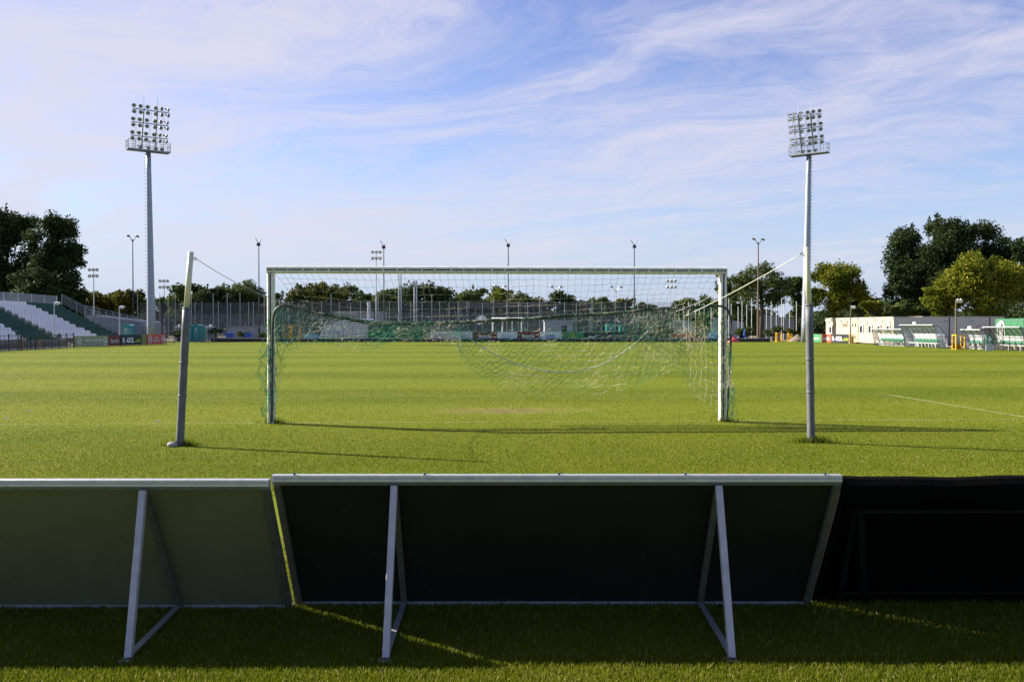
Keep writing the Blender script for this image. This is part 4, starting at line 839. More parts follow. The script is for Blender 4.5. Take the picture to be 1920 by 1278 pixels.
# ---------------------------------------------------------------- banners
TM = {'white': mat('print_white', (.70, .70, .68), .5, 0, .05, 5), 'black': mat('print_black', (.02, .02, .02), .5, 0, .05, 5), 'navy': mat('print_navy', (.05, .06, .16), .5, 0, .05, 5), 'lime': mat('print_lime', (.35, .45, .03), .5, 0, .05, 5), 'red': M_red, 'purple': mat('print_purple', (.30, .12, .30), .5, 0, .05, 5), 'blue': mat('print_blue', (.10, .22, .55), .5, 0, .05, 5), 'grey': mat('print_grey', (.45, .45, .47), .5, 0, .05, 5)}
BMt = {'khaki': mat('khaki_vinyl', (.27, .31, .15), .5, 0, .08, 3), 'red': M_red, 'maroon': mat('maroon_vinyl', (.17, .018, .025), .5, 0, .08, 3), 'black': mat('black_vinyl', (.018, .02, .028), .5, 0, .1, 3), 'coral': mat('coral_vinyl', (.60, .085, .05), .5, 0, .08, 3), 'white': mat('white_vinyl', (.62, .62, .68), .5, 0, .06, 3),
       'sky': mat('light_blue_vinyl', (.22, .42, .62), .5, 0, .1, 3), 'green': mat('green_vinyl', (.05, .22, .09), .6, 0, .15, 3), 'moss': mat('moss_panel', (.22, .22, .06), .6, 0, .2, 3), 'teal': M_teal, 'wind': mat('dull_green_windbreak', (.045, .115, .085), .8, 0, .2, 2), 'gdark': mat('deep_green_vinyl', (.035, .15, .07), .6, 0, .15, 3)}
def banner(A, B, h, cm, label, texts=(), emblems=(), z0=.0, name='advertising_banner', group='advertising banners round the pitch', posts=True):
    A = Vector(A); B = Vector(B); d = B - A; L_ = d.length; root = empty(name, (A.x, A.y, 0), label, 'banner', group, math.atan2(d.y, d.x))
    q = MB(); n = 12
    for i in range(n):      # slightly rippled sheet
        a = L_ * i / n; b = L_ * (i + 1) / n; w1 = .010 * math.sin(a * 4); w2 = .010 * math.sin(b * 4)
        for (ya, yb) in ((w1, w2),):
            q.add([(a, ya, z0 + .03), (b, yb, z0 + .03), (b, yb, z0 + h), (a, ya, z0 + h), (a, ya + .02, z0 + .03), (b, yb + .02, z0 + .03), (b, yb + .02, z0 + h), (a, ya + .02, z0 + h)], [(0, 1, 2, 3), (7, 6, 5, 4), (3, 2, 6, 7), (1, 0, 4, 5)])
    q.build('banner_sheet', BMt[cm], root)
    if posts:
        for i in range(max(2, int(L_ / 2.2) + 1)):
            k = max(2, int(L_ / 2.2) + 1); p = MB(); x = L_ * i / (k - 1); p.tube([(x, .06, 0), (x, .06, z0 + h + .06)], .03, 6); p.build('post', M_dark, root)
    for t in texts:
        s_, fx, fz, fh, fw, cm_ = t[:6]; text_part('lettering', s_, TM[cm_], root, L_ * fx, z0 + h * fz, h * fh, L_ * fw if fw else None, y=-.02, font_bold=.02 if len(t) < 7 else t[6])
    for (fx, fz, r_, cm_) in emblems:
        emblem(root, L_ * fx, z0 + h * fz, h * r_, cm_)
    return root
def emblem(root, x, z, r_, cm_, y=-.03):
    q = MB(); n = 24; a1 = [(x + math.cos(2 * math.pi * i / n) * r_ * .8, y, z + math.sin(2 * math.pi * i / n) * r_) for i in range(n)]; a2 = [(x + math.cos(2 * math.pi * i / n) * r_ * .62, y, z + math.sin(2 * math.pi * i / n) * r_ * .78) for i in range(n)]
    q.add(a1 + a2, [(i, (i + 1) % n, n + (i + 1) % n, n + i) for i in range(n)])
    k = r_ * .40
    for sx in (-1, 1): q.bar((x + sx * k * .9, y, z + k * 1.2), (x + sx * k * .45, y, z - k * 1.1), r_ * .16, .01, up=Vector((0, 1, 0))); q.bar((x, y, z + k * .9), (x + sx * k * .45, y, z - k * 1.1), r_ * .16, .01, up=Vector((0, 1, 0)))
    q.build('emblem', TM[cm_], root)
def bl(px0, py0, px1, py1, htop, *a, **k):   # banner from its foot pixels and height in px at the left end
    A = gp(px0, py0); B = gp(px1, py1); h = (py0 - htop) * A.y / F_PX; return banner(A, B, h, *a, **k)
bl(140, 651.5, 203, 649.5, 630, 'khaki', 'khaki green banner with white club lettering and two round crests', [('WARTA POZNAŃ', .53, .62, .30, .50, 'white', .03), ('ZAŁ. W WIELKOPOLSCE W 1912', .53, .26, .13, .50, 'white', 0)], [(.13, .48, .38, 'white'), (.89, .48, .38, 'white')])
bl(204, 649.2, 226.5, 648.2, 629, 'maroon', 'dark red banner with grey lettering left of the black one', [('Betclic', .5, .5, .40, .72, 'grey')])
bl(227.5, 648.2, 265, 647, 627.5, 'black', 'black banner with big white lettering by the left mast', [('R', .12, .5, .50, .12, 'white', .05), ('-GOL', .42, .5, .50, .42, 'white', .05), ('.com', .80, .42, .30, .27, 'lime', .03)])
bl(266, 647, 275, 646.6, 627, 'moss', 'narrow mossy yellow panel between the black and coral banners')
bl(276, 646.6, 310, 645.5, 627, 'coral', 'coral red banner with two crests right of the left mast foot', [('KLUB', .5, .64, .18, .20, 'white'), ('SPORTOWY', .5, .36, .18, .38, 'white')], [(.14, .5, .38, 'white'), (.86, .5, .38, 'white')])
bl(1519, 641, 1540, 641.8, 626, 'green', 'green banner with small white lettering right of the right mast', [('arsenal', .55, .5, .26, .5, 'white')])
bl(1540.5, 641.8, 1558, 642.4, 626, 'coral', 'bright red banner with white lettering left of the black one by the cabins', [('betclic', .5, .5, .42, .74, 'white')])
bl(1558.5, 642.4, 1593, 643.6, 626, 'black', 'black banner with big white lettering in front of the cream cabin', [('R', .12, .5, .50, .12, 'white', .05), ('-GOL', .42, .5, .50, .42, 'white', .05), ('.com', .80, .42, .30, .27, 'lime', .03)])
def far_banner(x0, x1, yt, cm, label, *a, Y=91.0, yb=637.5, **k): z0 = max(0, Z_at(yb, Y)); banner((x_at(x0, Y), Y, 0), (x_at(x1, Y), Y, 0), Z_at(yt, Y) - z0, cm, label, *a, z0=z0, **k)
far_banner(570, 597, 626, 'sky', 'light blue banner left of the far white seats', [('SPORT', .5, .3, .3, .6, 'white')], Y=90.8)
far_banner(690, 806, 608, 'wind', 'long green sheet fence behind the left part of the net', yb=634, Y=92.5, name='green_windbreak')
far_banner(807, 886, 621.5, 'white', 'long white banner with purple lettering behind the net', [('DRAGENTA', .30, .5, .45, .48, 'purple'), ('FRESHMARKET', .77, .5, .3, .3, 'grey')])
far_banner(889.5, 931, 622, 'maroon', 'red banner with white lettering left of the pair behind the net', [('Betclic', .5, .5, .45, .6, 'white')])
far_banner(932, 970, 622, 'white', 'plain white banner between two red banners behind the net', [('POZNAŃ', .5, .5, .3, .5, 'grey')])
far_banner(971, 1011, 622, 'maroon', 'red banner with white lettering right of the pair behind the net', [('Betclic', .5, .5, .45, .6, 'white')])
far_banner(1012, 1053, 621.5, 'white', 'white banner with blue lettering behind the net', [('enea', .5, .5, .42, .4, 'blue')])
far_banner(1054, 1095, 622, 'green', 'green banner with ring emblem behind the net', [], [(.45, .5, .4, 'lime')])
rb = None
far_banner(1096, 1260, 621.5, 'black', 'long black banner with pale swoosh and lettering behind the net', [('PROPOZYCJA', .40, .45, .34, .25, 'grey'), ('TRAINING', .66, .45, .2, .14, 'grey')])
far_banner(1262, 1301, 626, 'red', 'red banner with white lettering behind the right end of the net', [('REDBOX', .5, .4, .36, .7, 'white')], yb=639)
far_banner(1304, 1326, 632, 'red', 'low red strip banner near the right goal post', yb=638)
far_banner(1328, 1350, 622, 'sky', 'light blue banner just left of the right goal post', yb=639)
q = MB(); Y = 90.95; c0 = at(1113, 630, Y)   # swoosh on the black banner
sw = [(1103, 632), (1108, 634), (1115, 632), (1127, 626), (1114, 630), (1108, 630.5), (1105, 629)]
q.add([at(x, y, Y) - Vector((x_at(1096, 91), 91, 0)) for x, y in sw], [tuple(range(len(sw)))]); o = q.build('swoosh_mark', TM['white'], [o_ for o_ in col.objects if o_.get('label', '').startswith('long black banner')][0])
# fence in front of the main stand and towards the corner
A = gp(-40, 661.5); B = gp(138, 651.6); fence(A, B, 1.05, 12, 'dark low mesh fence with posts in front of the stand', m=M_dark, pr=.04, rails=(.35, .98), netm=M_dark, net_h=.95, name='low_fence', group='low pitch side fences')
q = MB(); a = gp(-40, 660.8) + Vector((-.8, .6, 0)); b = gp(138, 651.0) + Vector((-.8, .6, 0)); q.bar(a + Vector((0, 0, .26)), b + Vector((0, 0, .26)), .1, .52); tag(q.build('concrete_plinth', mat('dark_plinth', (.10, .10, .11), .8, 0, .2, 2)), 'dark low plinth under the seats behind the left fence', 'plinth')
q = MB(); q.bar(gp(-40, 661) + Vector((-.25, .2, .04)), gp(140, 651.2) + Vector((-.25, .2, .04)), .3, .09); tag(q.build('kerb', M_conc), kind='structure')
A = gp(312, 645.2); B = gp(402, 641.8); fence(A, B, 1.0, 8, 'low dark fence between the coral banner and the far kerb', m=M_dark, pr=.035, rails=(.5, .95), name='low_fence', group='low pitch side fences')
def opost(px, yb, yt, m, label, r_=.05):
    b = gp(px, yb); q = MB(); h = (yb - yt) * b.y / F_PX; q.tube([(0, 0, 0), (0, 0, h)], r_, 8); q.tube([(0, 0, h), (0, 0, h + .04)], r_ * 1.3, 8); q.box((0, 0, .02), (.2, .2, .04)); o = q.build('bollard_post', m); o.location = b; tag(o, label, 'post', 'coloured posts in the left fence')
M_or = mat('orange_post', (.40, .19, .03), .5, 0, .1, 5)
opost(42, 656.2, 637, M_or, 'orange post left one behind the low dark fence'); opost(75, 654.6, 637, M_or, 'orange post right one behind the low dark fence')
opost(57, 655.5, 632, M_dgreen, 'dark green post between the two orange posts'); opost(40, 656.5, 628, M_dark, 'black post taller than the rest in the left fence', .06)
# far kerb
q = MB(); q.box((x_at(920, 91), 90.75, .17), (x_at(1440, 91) - x_at(395, 91), .30, .34)); q.box((x_at(920, 91), 90.9, .36), (x_at(1440, 91) - x_at(395, 91), .5, .04), mi=1); tag(q.build('far_kerb', [mat('dark_kerb', (.045, .04, .035), .9, 0, .3, 1.2), M_conc]), kind='structure')
# ---------------------------------------------------------------- far yard things
def gate(px0, px1, yb, yt, label, Y=None, m=M_yel, slats=3, mesh_fill=True, name='yellow_cage'):
    b = gp(px0, yb); Y = Y or b.y; w_ = (px1 - px0) / F_PX * Y; z0 = max(0, Z_at(yb, Y)); h = Z_at(yt, Y); root = empty(name, (x_at(px0, Y), Y, 0), label, 'cage', 'yellow steel cages by the pitch'); t = max(.07, w_ * .08)
    q = MB()
    for y in (0, .5):
        for x in (0, w_): q.bar((x, y, z0), (x, y, h), t, t)
        q.bar((0, y, h - t / 2), (w_, y, h - t / 2), t * .98, t * .98); q.bar((0, y, z0 + t / 2), (w_, y, z0 + t / 2), t * .98, t * .98)
    for x in (0, w_):
        for z in (z0 + t / 2, h - t / 2): q.bar((x, 0, z), (x, .5, z), t * .9, t * .9)
    q.build('frame', m, root)
    q = MB()
    for i in range(slats): z = z0 + (h - z0) * (i + 1) / (slats + 1); q.bar((0, .25, z), (w_, .25, z), .04, .03)
    q.quad((0, .55, z0), (w_, .55, z0), (w_, .55, z0 + (h - z0) * .35), (0, .55, z0 + (h - z0) * .35)); q.build('shelf', mat('mustard_panel', (.28, .18, .03), .6, 0, .2, 4), root)
    return root, w_, h
gr_, gw, gh = gate(1793, 1809, 655.5, 627, 'bright yellow steel cage with shelves between the dugouts')
q = MB(); q.box((gw * .3, -.06, gh * .84), (.14, .01, .16)); q.box((gw * .62, -.06, gh * .84), (.14, .01, .16)); q.build('notice', M_white, gr_)
gate(1596.5, 1604.5, 643.8, 627, 'narrow pale yellow cage by the brown lamp post', m=mat('pale_yellow', (.62, .48, .16), .5, 0, .1, 5))
gate(1457, 1466.5, 640, 624, 'yellow cage frame right of the far kerb'); gate(1479.5, 1485, 640, 625, 'narrow yellow cage frame beside the sand heap')
gate(530, 543, 640.5, 608, 'orange cage left of the pair behind the left goal post', m=mat('orange_paint', (.55, .25, .02), .5, 0, .1, 5), slats=5); gate(545, 561, 640.5, 609, 'yellow and green cage right of the pair behind the left goal post', slats=5)
def toilet(px0, px1, yt, Y, label):
    w_ = (px1 - px0) / F_PX * Y; h = Z_at(yt, Y); root = empty('portable_toilet', (x_at((px0 + px1) / 2, Y), Y, 0), label, 'toilet', 'teal portable toilets'); q = MB(); q.box((0, .5, h * .45), (w_, 1.0, h * .9)); q.build('cabin', M_teal, root, bevel=.04)
    q = MB(); q.box((0, -.012, h * .45), (w_ * .7, .03, h * .8)); d = q.build('door', mat('teal_door', (.02, .26, .23), .4, 0, .1, 5), root, bevel=.02); q = MB(); q.tube([(w_ * .0, -.04, h * .72), (w_ * .0, -.05, h * .72)], w_ * .14, 12); q.box((0, -.035, h * .55), (w_ * .3, .02, h * .05)); q.build('door_sign', M_offwhite, d)
    q = MB(); n = 8; pr_ = [Vector((w_ * .55 * math.cos(math.pi * i / n), 0, h * .9 + h * .10 * math.sin(math.pi * i / n))) for i in range(n + 1)]; q.prism(pr_, (0, 0, 0), (0, 1.0, 0)); q.build('roof', M_teal, root)
toilet(352, 361, 609, 94, 'teal portable toilet left one, half hidden by the leaning pole'); toilet(361.5, 374, 608, 94, 'teal portable toilet right one beside the leaning pole'); toilet(374.5, 380, 610, 95, 'narrow side of a third teal portable toilet')
toilet(1137, 1152, 606, 98, 'teal portable toilet behind the right half of the net'); toilet(1162, 1174, 610, 100, 'pale teal portable toilet further right behind the net'); toilet(228, 245, 608, 88, 'teal portable toilet with white top at the end of the stand')
def tank(px0, px1, yt, Y, label, m=M_offwhite, name='storage_tank', grp='pale bulk containers', cat='container'):
    w_ = (px1 - px0) / F_PX * Y; h = Z_at(yt, Y); root = empty(name, (x_at((px0 + px1) / 2, Y), Y, 0), label, cat, grp); q = MB(); q.box((0, .6, h * .46), (w_ * .94, 1.1, h * .84)); q.build('body', m, root, bevel=.12)
    q = MB()
    for i in range(5): x = -w_ / 2 + w_ * i / 4; q.bar((x, -.02, 0), (x, -.02, h * .92), .035, .035)
    for j in range(4): z = h * .92 * j / 3 + .02; q.bar((-w_ / 2, -.02, z), (w_ / 2, -.02, z), .03, .03)
    q.build('cage', M_galv, root); q = MB(); q.tube([(0, .6, h * .88), (0, .6, h)], w_ * .16, 10); q.build('cap', M_white, root)
M_gtank = mat('dull_grey_plastic', (.25, .25, .25), .6, 0, .15, 2)
tank(326, 339, 608, 97, 'pale grey caged tank left one behind the pole', M_gtank); tank(340, 351, 609, 97.5, 'dark topped caged tank beside the leaning pole', M_gtank); tank(384, 400, 608, 98, 'wide pale caged tank right of the teal toilets', M_gtank); tank(262, 275, 607, 92, 'tall dull container left of the big mast foot', M_gtank)
def bin_(px0, px1, yb, yt, Y, label):
    w_ = (px1 - px0) / F_PX * Y; z0 = Z_at(yb, Y); h = Z_at(yt, Y); root = empty('blue_bin', (x_at((px0 + px1) / 2, Y), Y, 0), label, 'bin', 'blue bins on the far kerb'); q = MB()
    t = [(-w_ * .42, 0), (w_ * .42, 0), (w_ * .5, 1), (-w_ * .5, 1)]; q.prism([Vector((a, 0, z0 + (h - z0) * b * .9)) for a, b in t], (0, 0, 0), (0, .8, 0)); q.build('tub', M_blue, root, bevel=.04); q = MB(); q.box((0, .4, h - .03), (w_ * 1.06, .9, .07)); q.build('lid', M_blue, root, bevel=.02)
bin_(422, 437, 633, 624, 93, 'blue bin on the far kerb, nearer the toilets'); bin_(457, 471, 633, 624, 93, 'blue bin on the far kerb, nearer the goal')
def hut(px0, px1, yt, Y, depth, wm, rm, label, name='hut', door=True, overhang=.2, yb=None):
    w_ = (px1 - px0) / F_PX * Y; h = Z_at(yt, Y); root = empty(name, (x_at((px0 + px1) / 2, Y), Y, 0), label, 'building'); q = MB(); q.box((0, depth / 2, h * .47), (w_, depth, h * .94)); q.build('wall', wm, root); q = MB(); q.box((0, depth / 2, h * .97), (w_ + overhang, depth + overhang, h * .06)); q.build('roof', rm, root)
    if door: q = MB(); q.box((w_ * .2, -.03, h * .38), (w_ * .18, .05, h * .7)); q.build('door', M_dark, root)
hut(1021, 1074, 600, 99, 3, mat('pale_grey_wall', (.33, .34, .36), .7, 0, .1, 2), M_galv, 'pale grey hut behind the right half of the net'); hut(425, 500, 611, 100, .4, mat('pale_low_wall', (.30, .30, .30), .8, 0, .12, 1), M_conc, 'low pale wall behind the blue bins', name='low_wall', door=False)
def shelter(px0, px1, yt, yt2, Y, label, rm, pm, npst, name='shelter', rows=0):
    w_ = (px1 - px0) / F_PX * Y; h = Z_at(yt, Y); h2 = Z_at(yt2, Y); root = empty(name, (x_at(px0, Y), Y, 0), label, 'shelter'); q = MB(); q.prism([Vector((0, 0, h2)), Vector((0, 0, h)), Vector((0, 2.6, h + .1)), Vector((0, 2.6, h))], (0, 0, 0), (w_, 0, 0)); q.build('roof', rm, root)
    for i in range(npst):
        for y in (.25, 2.4): p = MB(); x = .15 + (w_ - .3) * i / (npst - 1); p.tube([(x, y, 0), (x, y, h2)], .06, 6); p.build('post', pm, root)
shelter(858, 1112, 568, 576, 118, 'long dark roofed shelter beyond the pitch behind the middle of the net', mat('dark_roof_sheet', (.075, .07, .055), .8, 0, .15, 1), M_galv, 9)
shelter(921, 981, 596.5, 599.5, 96, 'small white roofed shelter behind the middle of the net', M_white, M_white, 4)
def slab_wall(px0, px1, yt, yb, Y, label, m=mat('ribbed_grey_wall', (.30, .31, .33), .7, 0, .1, 1.5), ytr=None, name='grey_wall'):
    w_ = (px1 - px0) / F_PX * Y; h = Z_at(yt, Y); hr = Z_at(ytr, Y) if ytr else h; root = empty(name, (x_at(px0, Y), Y, 0), label, 'wall'); q = MB(); q.prism([Vector((0, 0, 0)), Vector((w_, 0, 0)), Vector((w_, 0, hr)), Vector((0, 0, h))], (0, 0, 0), (0, .15, 0)); q.build('panel', m, root)
    k = max(3, int(w_ / .9)); q = MB()
    for i in range(k + 1): x = w_ * i / k; q.bar((x, -.04, 0), (x, -.04, h + (hr - h) * i / k), .05, .05)
    q.build('rib', M_galvl, root)
slab_wall(1337, 1394, 594, 620, 108, 'grey ribbed wall just right of the right goal post', ytr=604); slab_wall(1431, 1488, 589, 618, 109, 'grey ribbed wall left of the right mast', ytr=598); slab_wall(1262, 1300, 598, 620, 110, 'pale wall behind the bunched right end of the net', ytr=602); slab_wall(705, 725, 584, 620, 112, 'tall narrow grey panel beside the pale twin posts')
def mound(px0, px1, yt, yb, Y, label, m, name='sand_heap', seed=1):
    w_ = (px1 - px0) / F_PX * Y; h = Z_at(yt, Y); rd = random.Random(seed); q = MB(); n, k = 18, 7; vs = []
    for j in range(k + 1):
        t = j / k; r_ = (1 - t) ** 1.0 * w_ / 2 
        for i in range(n): a = 2 * math.pi * i / n; f = 1 + rd.uniform(-.12, .12); vs.append((r_ * f * math.cos(a), r_ * .7 * f * math.sin(a), h * t ** .85 * (1 + rd.uniform(-.05, .05)) if j else 0))
    q.add(vs, [(j * n + i, j * n + (i + 1) % n, (j + 1) * n + (i + 1) % n, (j + 1) * n + i) for j in range(k) for i in range(n)]); o = q.build(name, m, smooth=True); o.location = (x_at((px0 + px1) / 2, Y), Y, 0); tag(o, label, 'heap')
mound(1478, 1514, 626, 641, 93, 'heap of grey brown sand beside the foot of the right mast', mat('sand', (.20, .15, .11), .9, 0, .15, 3, .5, 20)); mound(1364, 1387, 631, 640, 89.8, 'crumpled red sheet piled right of the right goal post', mat('red_sheet', (.55, .05, .06), .5, 0, .2, 4, .6, 6), name='red_sheet_pile', seed=4); mound(1385, 1412, 633, 640, 92, 'pale rubble pile on the far kerb', mat('pale_rubble', (.45, .43, .42), .9, 0, .3, 8, .8, 20), name='rubble_pile', seed=5)
mound(1392, 1400, 614, 640, 94, 'blue sheet covering something on the far kerb', M_blue, name='blue_sheet_pile', seed=9); mound(1384, 1396, 624, 640, 94, 'dark sack pile beside the blue sheet', M_black, name='sack_pile', seed=10)
# ---------------------------------------------------------------- cabins at the right
def cabins():
    Yc = 75.0; C0 = Vector((x_at(1675, Yc), Yc, 0)); dv = Vector((-.048, 1, 0)).normalized(); H0 = Z_at(594, Yc); L1 = 14.2
    root = empty('site_cabins', C0, 'row of flat roofed cabins with cream front and grey side wall behind the dugouts', 'building')
    rx = Vector((dv.y, -dv.x, 0)); W = x_at(1889, Yc) - C0.x
    # local axes: a along dv (away), b along rx (right)
    def P(a, b, z): return dv * a + rx * b + Vector((0, 0, z))
    def boxp(q, a0, a1, b0, b1, z0, z1, mi=0): q.add([P(a0, b0, z0), P(a0, b1, z0), P(a1, b1, z0), P(a1, b0, z0), P(a0, b0, z1), P(a0, b1, z1), P(a1, b1, z1), P(a1, b0, z1)], [(0, 3, 2, 1), (4, 5, 6, 7), (0, 1, 5, 4), (1, 2, 6, 5), (2, 3, 7, 6), (3, 0, 4, 7)], mi)
    crm = mat('cream_sandwich_panel', (.50, .40, .285), .55, 0, .06, 2, stretch=(1, 1, .2)); gry = mat('grey_sandwich_panel', (.58, .52, .43), .7, 0, .06, 1.2)
    q = MB(); boxp(q, 0, L1, 0, 2.4, .12, H0 - .05); q.build('cream_cabin', crm, root)
    xs_ = [0, x_at(1782, Yc) - C0.x, x_at(1860, Yc) - C0.x, W]
    for i in range(3): q = MB(); boxp(q, -.03, 6, xs_[i] + (.012 if i == 0 else .06), xs_[i + 1] - .04, .10, H0 - (.0 if i < 2 else .0)); q.build('grey_cabin', gry, root)
    q = MB(); boxp(q, -.06, .0 + L1, -.05, 2.45, H0 - .05, H0 + .02); boxp(q, -.08, 6.05, 2.46, W, H0 + .002, H0 + .05); q.build('roof_edge', mat('roof_trim', (.45, .40, .34), .6, 0, .1, 4), root)
    for i in (1, 2): q = MB(); boxp(q, -.05, .05, xs_[i] - .035, xs_[i] + .055, .05, H0); q.build('joint', M_dark, root)
    # windows on the cream side (facing -rx)
    def a_of(px):  # distance along the facade for a pixel column
        u = (px - 960) / F_PX; return (u * C0.y - C0.x) / (dv.x - u * dv.y)
    def win(px0, px1, z0, z1, door=False):
        a1, a0 = a_of(px0), a_of(px1); f = MB(); boxp(f, a0, a1, -.05, .0, z0, z1); fr = f.build('window', M_white, root); g_ = MB(); m_ = (a1 - a0) * .14; boxp(g_, a0 + m_, a1 - m_, -.062, -.05, z0 + .1, z1 - .1); g_.build('pane', mat('dark_glass', (.03, .035, .045), .08, 0, .1, 3), fr)
        for (b0, b1) in ((a0 - .22, a0 - .02), (a1 + .02, a1 + .22)): s_ = MB(); boxp(s_, b0, b1, -.04, 0, z0 + .12, z1 + .02); s_.build('shutter', mat('brown_grey_shutter', (.16, .14, .13), .6, 0, .1, 5), root)
    zt_, zb_ = Z_at(609, 77), Z_at(626, 77)
    for a, b in ((1612, 1618.5), (1628.5, 1634.5), (1645.5, 1651), (1662.5, 1668.5)): win(a, b, zb_, zt_)
    win(1555, 1560.5, Z_at(626, 86), Z_at(611, 86))
    for px in (1567, 1581, 1584.5, 1588, 1599, 1604): a = a_of(px); s_ = MB(); boxp(s_, a - .1, a + .1, -.03, 0, 1.55, 1.85); s_.build('vent', M_dark, root)
    for px in (1560, 1577, 1594, 1608, 1624, 1641, 1658): a = a_of(px); s_ = MB(); boxp(s_, a - .015, a + .015, -.012, 0, .12, H0 - .06); s_.build('panel_seam', mat('seam', (.35, .22, .14), .7, 0, .1, 5), root)
    rd = random.Random(8); q = MB()
    for i in range(11):
        a0 = L1 * i / 11; pts = [P(a0 + L1 / 11 * t, -.06, H0 - .12 - .32 * math.sin(math.pi * t) * rd.uniform(.5, 1.1)) for t in np.linspace(0, 1, 7)]; q.tube(pts, .014, 4)
    q.build('cable', M_offwhite, root)
    for i in range(10):
        a0 = L1 * (i + .5) / 10; v = MB(); c = P(a0, -.2, H0 - rd.uniform(.0, .35)); v.tube([c, c + rx * -.12 - up * .06], [.05, .13], 8); v.build('floodlamp', M_white, root)
    # small blue name plates on the grey wall
    for px in (1774, 1821.5):
        b = x_at(px, Yc) - C0.x; t_ = text_part('wall_lettering', 'pozoon', mat('print_bluegrey', (.05, .10, .20), .5, 0, .05, 4), root, b, Z_at(602.5, Yc), .16, .48, y=-.12)
    # red and white notice board right end
    b0 = x_at(1835, Yc) - C0.x; b1 = x_at(1853.5, Yc) - C0.x; z1 = Z_at(611, Yc); z0 = Z_at(626, Yc); q = MB(); boxp(q, -.09, -.055, b0, b1, z0, z1); nb = q.build('notice_board', M_red, root)
    for i in range(4):
        for j in range(2): q = MB(); u0 = b0 + (b1 - b0) * (i + .15) / 4; boxp(q, -.11, -.09, u0, u0 + (b1 - b0) * .18, z0 + (z1 - z0) * (j + .15) / 2, z0 + (z1 - z0) * (j + .85) / 2); q.build('poster', M_white, nb)
cabins()
# ---------------------------------------------------------------- dugouts
M_poly = mat('clear_polycarbonate', (.55, .55, .64), .3, 0, .08, 1.5, trans=.30); M_polyg = mat('grimy_polycarbonate', (.30, .26, .20), .4, 0, .2, 1.5, trans=.30)
def dugout(px_near, Yn, px_back, ytop, length, nseat, label, poly=M_poly, boxpx=None, ribs=7):
    dv = Vector((-.048, 1, 0)).normalized(); rx = Vector((dv.y, -dv.x, 0)); top = Z_at(ytop, Yn); xf = x_at(px_near, Yn); xb = x_at(px_back, Yn); D = xb - xf
    root = empty('dugout', (xf, Yn, 0), label, 'dugout', 'team dugouts along the right side')
    def P(a, b, z): return dv * a + rx * b + Vector((0, 0, z))
    # arch section: from overhanging front edge (b=0) over the back to the ground (b=D)
    sec = [(D * .02, top), (D * .22, top * .975), (D * .42, top * .90), (D * .60, top * .78), (D * .76, top * .62), (D * .89, top * .42), (D * .97, top * .20), (D, .02)]; sec = smooth_pts(sec, 2)
    q = MB()
    for (b0, z0), (b1, z1) in zip(sec[:-1], sec[1:]): q.quad(P(0, b0, z0), P(length, b0, z0), P(length, b1, z1), P(0, b1, z1))
    q.build('roof_sheet', poly, root, smooth=True)
    for i in range(ribs + 1):
        v = MB(); a = length * i / ribs; v.tube([P(a, b, z) + Vector((0, 0, -.01)) for b, z in sec], .022, 5); v.build('rib', M_dark, root)
    v = MB(); fb = D * .38
    for a in (.0, length): v.tube([P(a, fb, .02), P(a, D * .24, top * .55), P(a, D * .03, top)], .022, 5); v.tube([P(a, fb, .03), P(a, D, .03)], .022, 5); v.tube([P(a, D * .28, top * .48), P(a, D * .87, top * .48)], .018, 5)
    v.tube([P(0, D * .86, top * .48), P(length, D * .86, top * .48)], .018, 5); v.build('end_frame', M_dark, root)
    for a in (.0, length):
        v = MB(); pts = [P(a, fb, .03)] + [P(a, b, z - .01) for b, z in reversed(sec)] + [P(a, D * .24, top * .55)]; v.add(pts, [tuple(range(len(pts)))]); v.build('end_panel', poly, root)
    v = MB(); v.bar(P(-.05, 0, top + .02), P(length + .05, 0, top + .02), .16, .06); v.build('roof_edge', mat('pale_green_trim', (.40, .46, .42), .5, 0, .1, 4), root)
    # white board and seats inside
    v = MB(); n_ = max(2, ribs - 2)
    for i in range(n_): a0 = length * (.10 + .80 * i / n_) + .03; a1 = length * (.10 + .80 * (i + 1) / n_) - .03; v.quad(P(a0, D * .90, top * .30), P(a1, D * .90, top * .30), P(a1, D * .70, top * .62), P(a0, D * .70, top * .62))
    v.build('white_backboard', mat('dull_white_board', (.48, .48, .50), .6, 0, .1, 3), root)
    s0 = None; f_ = -rx
    for i in range(nseat):
        a = length * (.10 + .80 * (i + .5) / nseat)
        if s0 is None: v = MB(); seat_mb(v, Vector((0, 0, 0)), f_.x, f_.y, min(.46, length * .8 / nseat * .78)); s0 = v.build('seat', mat('seat_green', (.010, .11, .05), .5, 0, .15, 6), root); o = s0
        else: o = s0.copy(); col.objects.link(o); o.parent = root
        o.location = P(a, max(.02, D * .88 - .46), .40)
        if i % 2 == 0: l = MB(); l.bar(P(a, D * .52, .0), P(a, D * .52, .40), .05, .05); l.build('seat_leg', M_galvl, root)
    v = MB(); v.bar(P(.1, D * .55, .34), P(length - .1, D * .55, .34), .05, .06); v.build('seat_beam', M_galvl, root)
    if boxpx: c = P(length * .55, .0, top + .14); v = MB(); v.box(c, (.10, .42, .22)); v.build('sign_box', M_white, root, bevel=.02)
    return root, P, D, top
dugout(1690.5, 69.5, 1707, 617.5, 5.2, 9, 'clear arched dugout with green seats, farthest and lowest', ribs=6)
dugout(1749.5, 64.3, 1779, 609.3, 4.9, 8, 'clear arched dugout with green seats, tallest, second from the far end', boxpx=1)
rC, PC, DC, tC = dugout(1838, 60.0, 1856, 618.5, 2.3, 3, 'short arched dugout with green seats beside the yellow cage', ribs=3, boxpx=1)
dugout(1912, 56.6, 1942, 613.5, 4.0, 5, 'arched grimy dugout cut by the right edge of the picture', poly=M_polyg, boxpx=1)
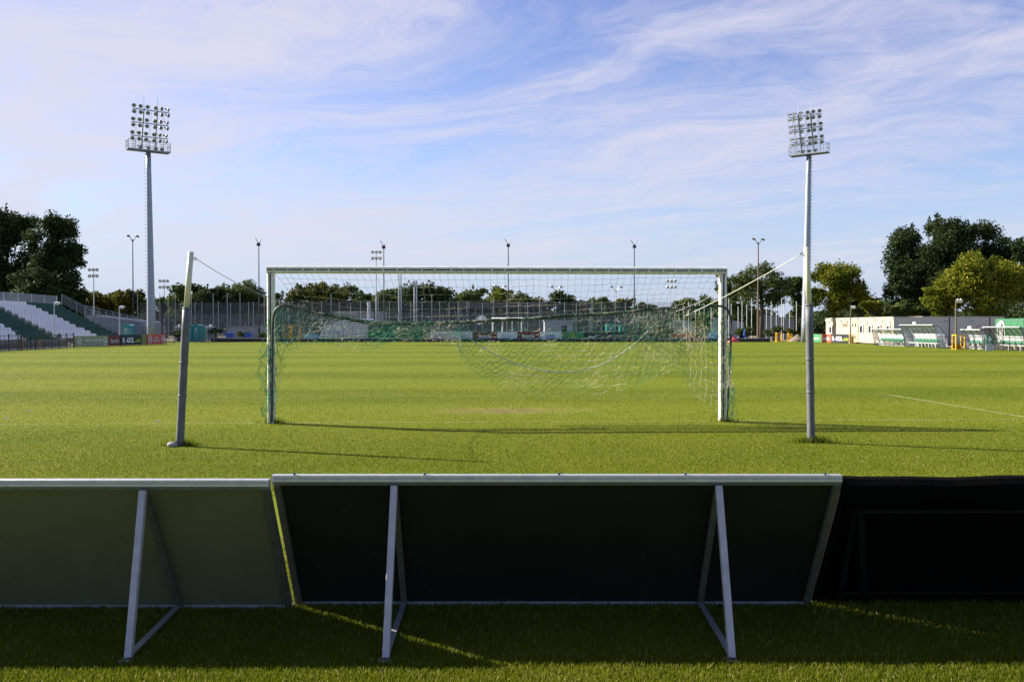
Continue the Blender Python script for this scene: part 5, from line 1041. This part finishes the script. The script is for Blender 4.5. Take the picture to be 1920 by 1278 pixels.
# first-aid sign board in front of the short dugout
b = gp(1849, 657.4); root = empty('first_aid_board', b, 'white and green first aid board standing right of the short dugout', 'sign'); s_ = b.y / F_PX
q = MB(); q.box((.20, 0, .72), (.40, .04, .66)); bd = q.build('board', M_green, root); q = MB(); q.box((.20, -.026, .74), (.30, .012, .12)); q.box((.20, -.0265, .74), (.12, .013, .40)); q.box((.20, -.024, .44), (.34, .01, .05)); q.build('cross', M_white, bd); q = MB(); q.box((.24, .02, .2), (.5, .04, .40)); q.build('screen', M_poly, root)
# railings by the dugouts
def railing(pts, h, label, m=M_dark):
    A_ = gp(*pts[0]); root = empty('pipe_railing', A_, label, 'railing', 'pipe railings by the dugouts'); prev = None
    for p_ in pts:
        c = gp(*p_) - A_; v = MB(); v.tube([c, c + up * h], .028, 6); v.build('post', m, root)
        if prev is not None:
            r_ = MB()
            for z in (h - .06, h * .5): r_.tube([prev + up * z, c + up * z], .022, 5)
            r_.build('rail', m, root)
        prev = c
railing([(1762, 655), (1772, 655.3), (1785, 655), (1790, 654)], .93, 'dark pipe railing at the near end of the tallest dugout')
railing([(1811, 656), (1828, 656.5), (1846, 657)], .93, 'dark pipe railing in front of the short dugout')
railing([(1862, 655), (1880, 657.5), (1893, 658.2), (1925, 660)], .93, 'dark pipe railing in front of the green banner')
# big green banner with the round crest
A = gp(1869, 649); A = Vector((x_at(1866, 66), 66, 0)); B = Vector((x_at(1930, 60.5), 60.5, 0)); hB = Z_at(604, 66)
rt = banner(A, B, hB, 'gdark', 'tall green banner wall with large white round crest at the right edge', [], [], z0=.25, name='green_banner_wall')
emblem(rt, 1.15, hB * .60, hB * .47, 'white', y=-.06)
q = MB(); n = 24; q.add([(1.15 + math.cos(2 * math.pi * i / n) * hB * .27, -.045, hB * .60 + math.sin(2 * math.pi * i / n) * hB * .36) for i in range(n)], [tuple(range(n))]); q.build('crest_disc', M_dgreen, rt)
q = MB()
for i in range(9): q.tube([(.2 + 1.0 * i, -.03, .3), (.7 + 1.0 * i, -.03, hB + .2)], .02, 4)
q.build('tie_strap', mat('pale_green_strap', (.25, .42, .30), .6, 0, .1, 4), rt)
# litter specks on the pitch
for i, (px, py) in enumerate(((290, 795), (8, 789), (50, 775))):
    q = MB(); q.add([(0, 0, .035), (.05, .01, .04), (.055, .05, .05), (.01, .045, .045), (.03, .025, .065)], [(0, 1, 4), (1, 2, 4), (2, 3, 4), (3, 0, 4), (3, 2, 1, 0)]); o = q.build('paper_scrap', M_white); o.location = gp(px, py); tag(o, ('tiny white scrap on the turf left of the leaning pole', 'tiny white scrap on the turf at the left picture edge, nearer', 'tiny white scrap on the turf at the left picture edge, farther')[i], 'scrap', 'paper scraps')
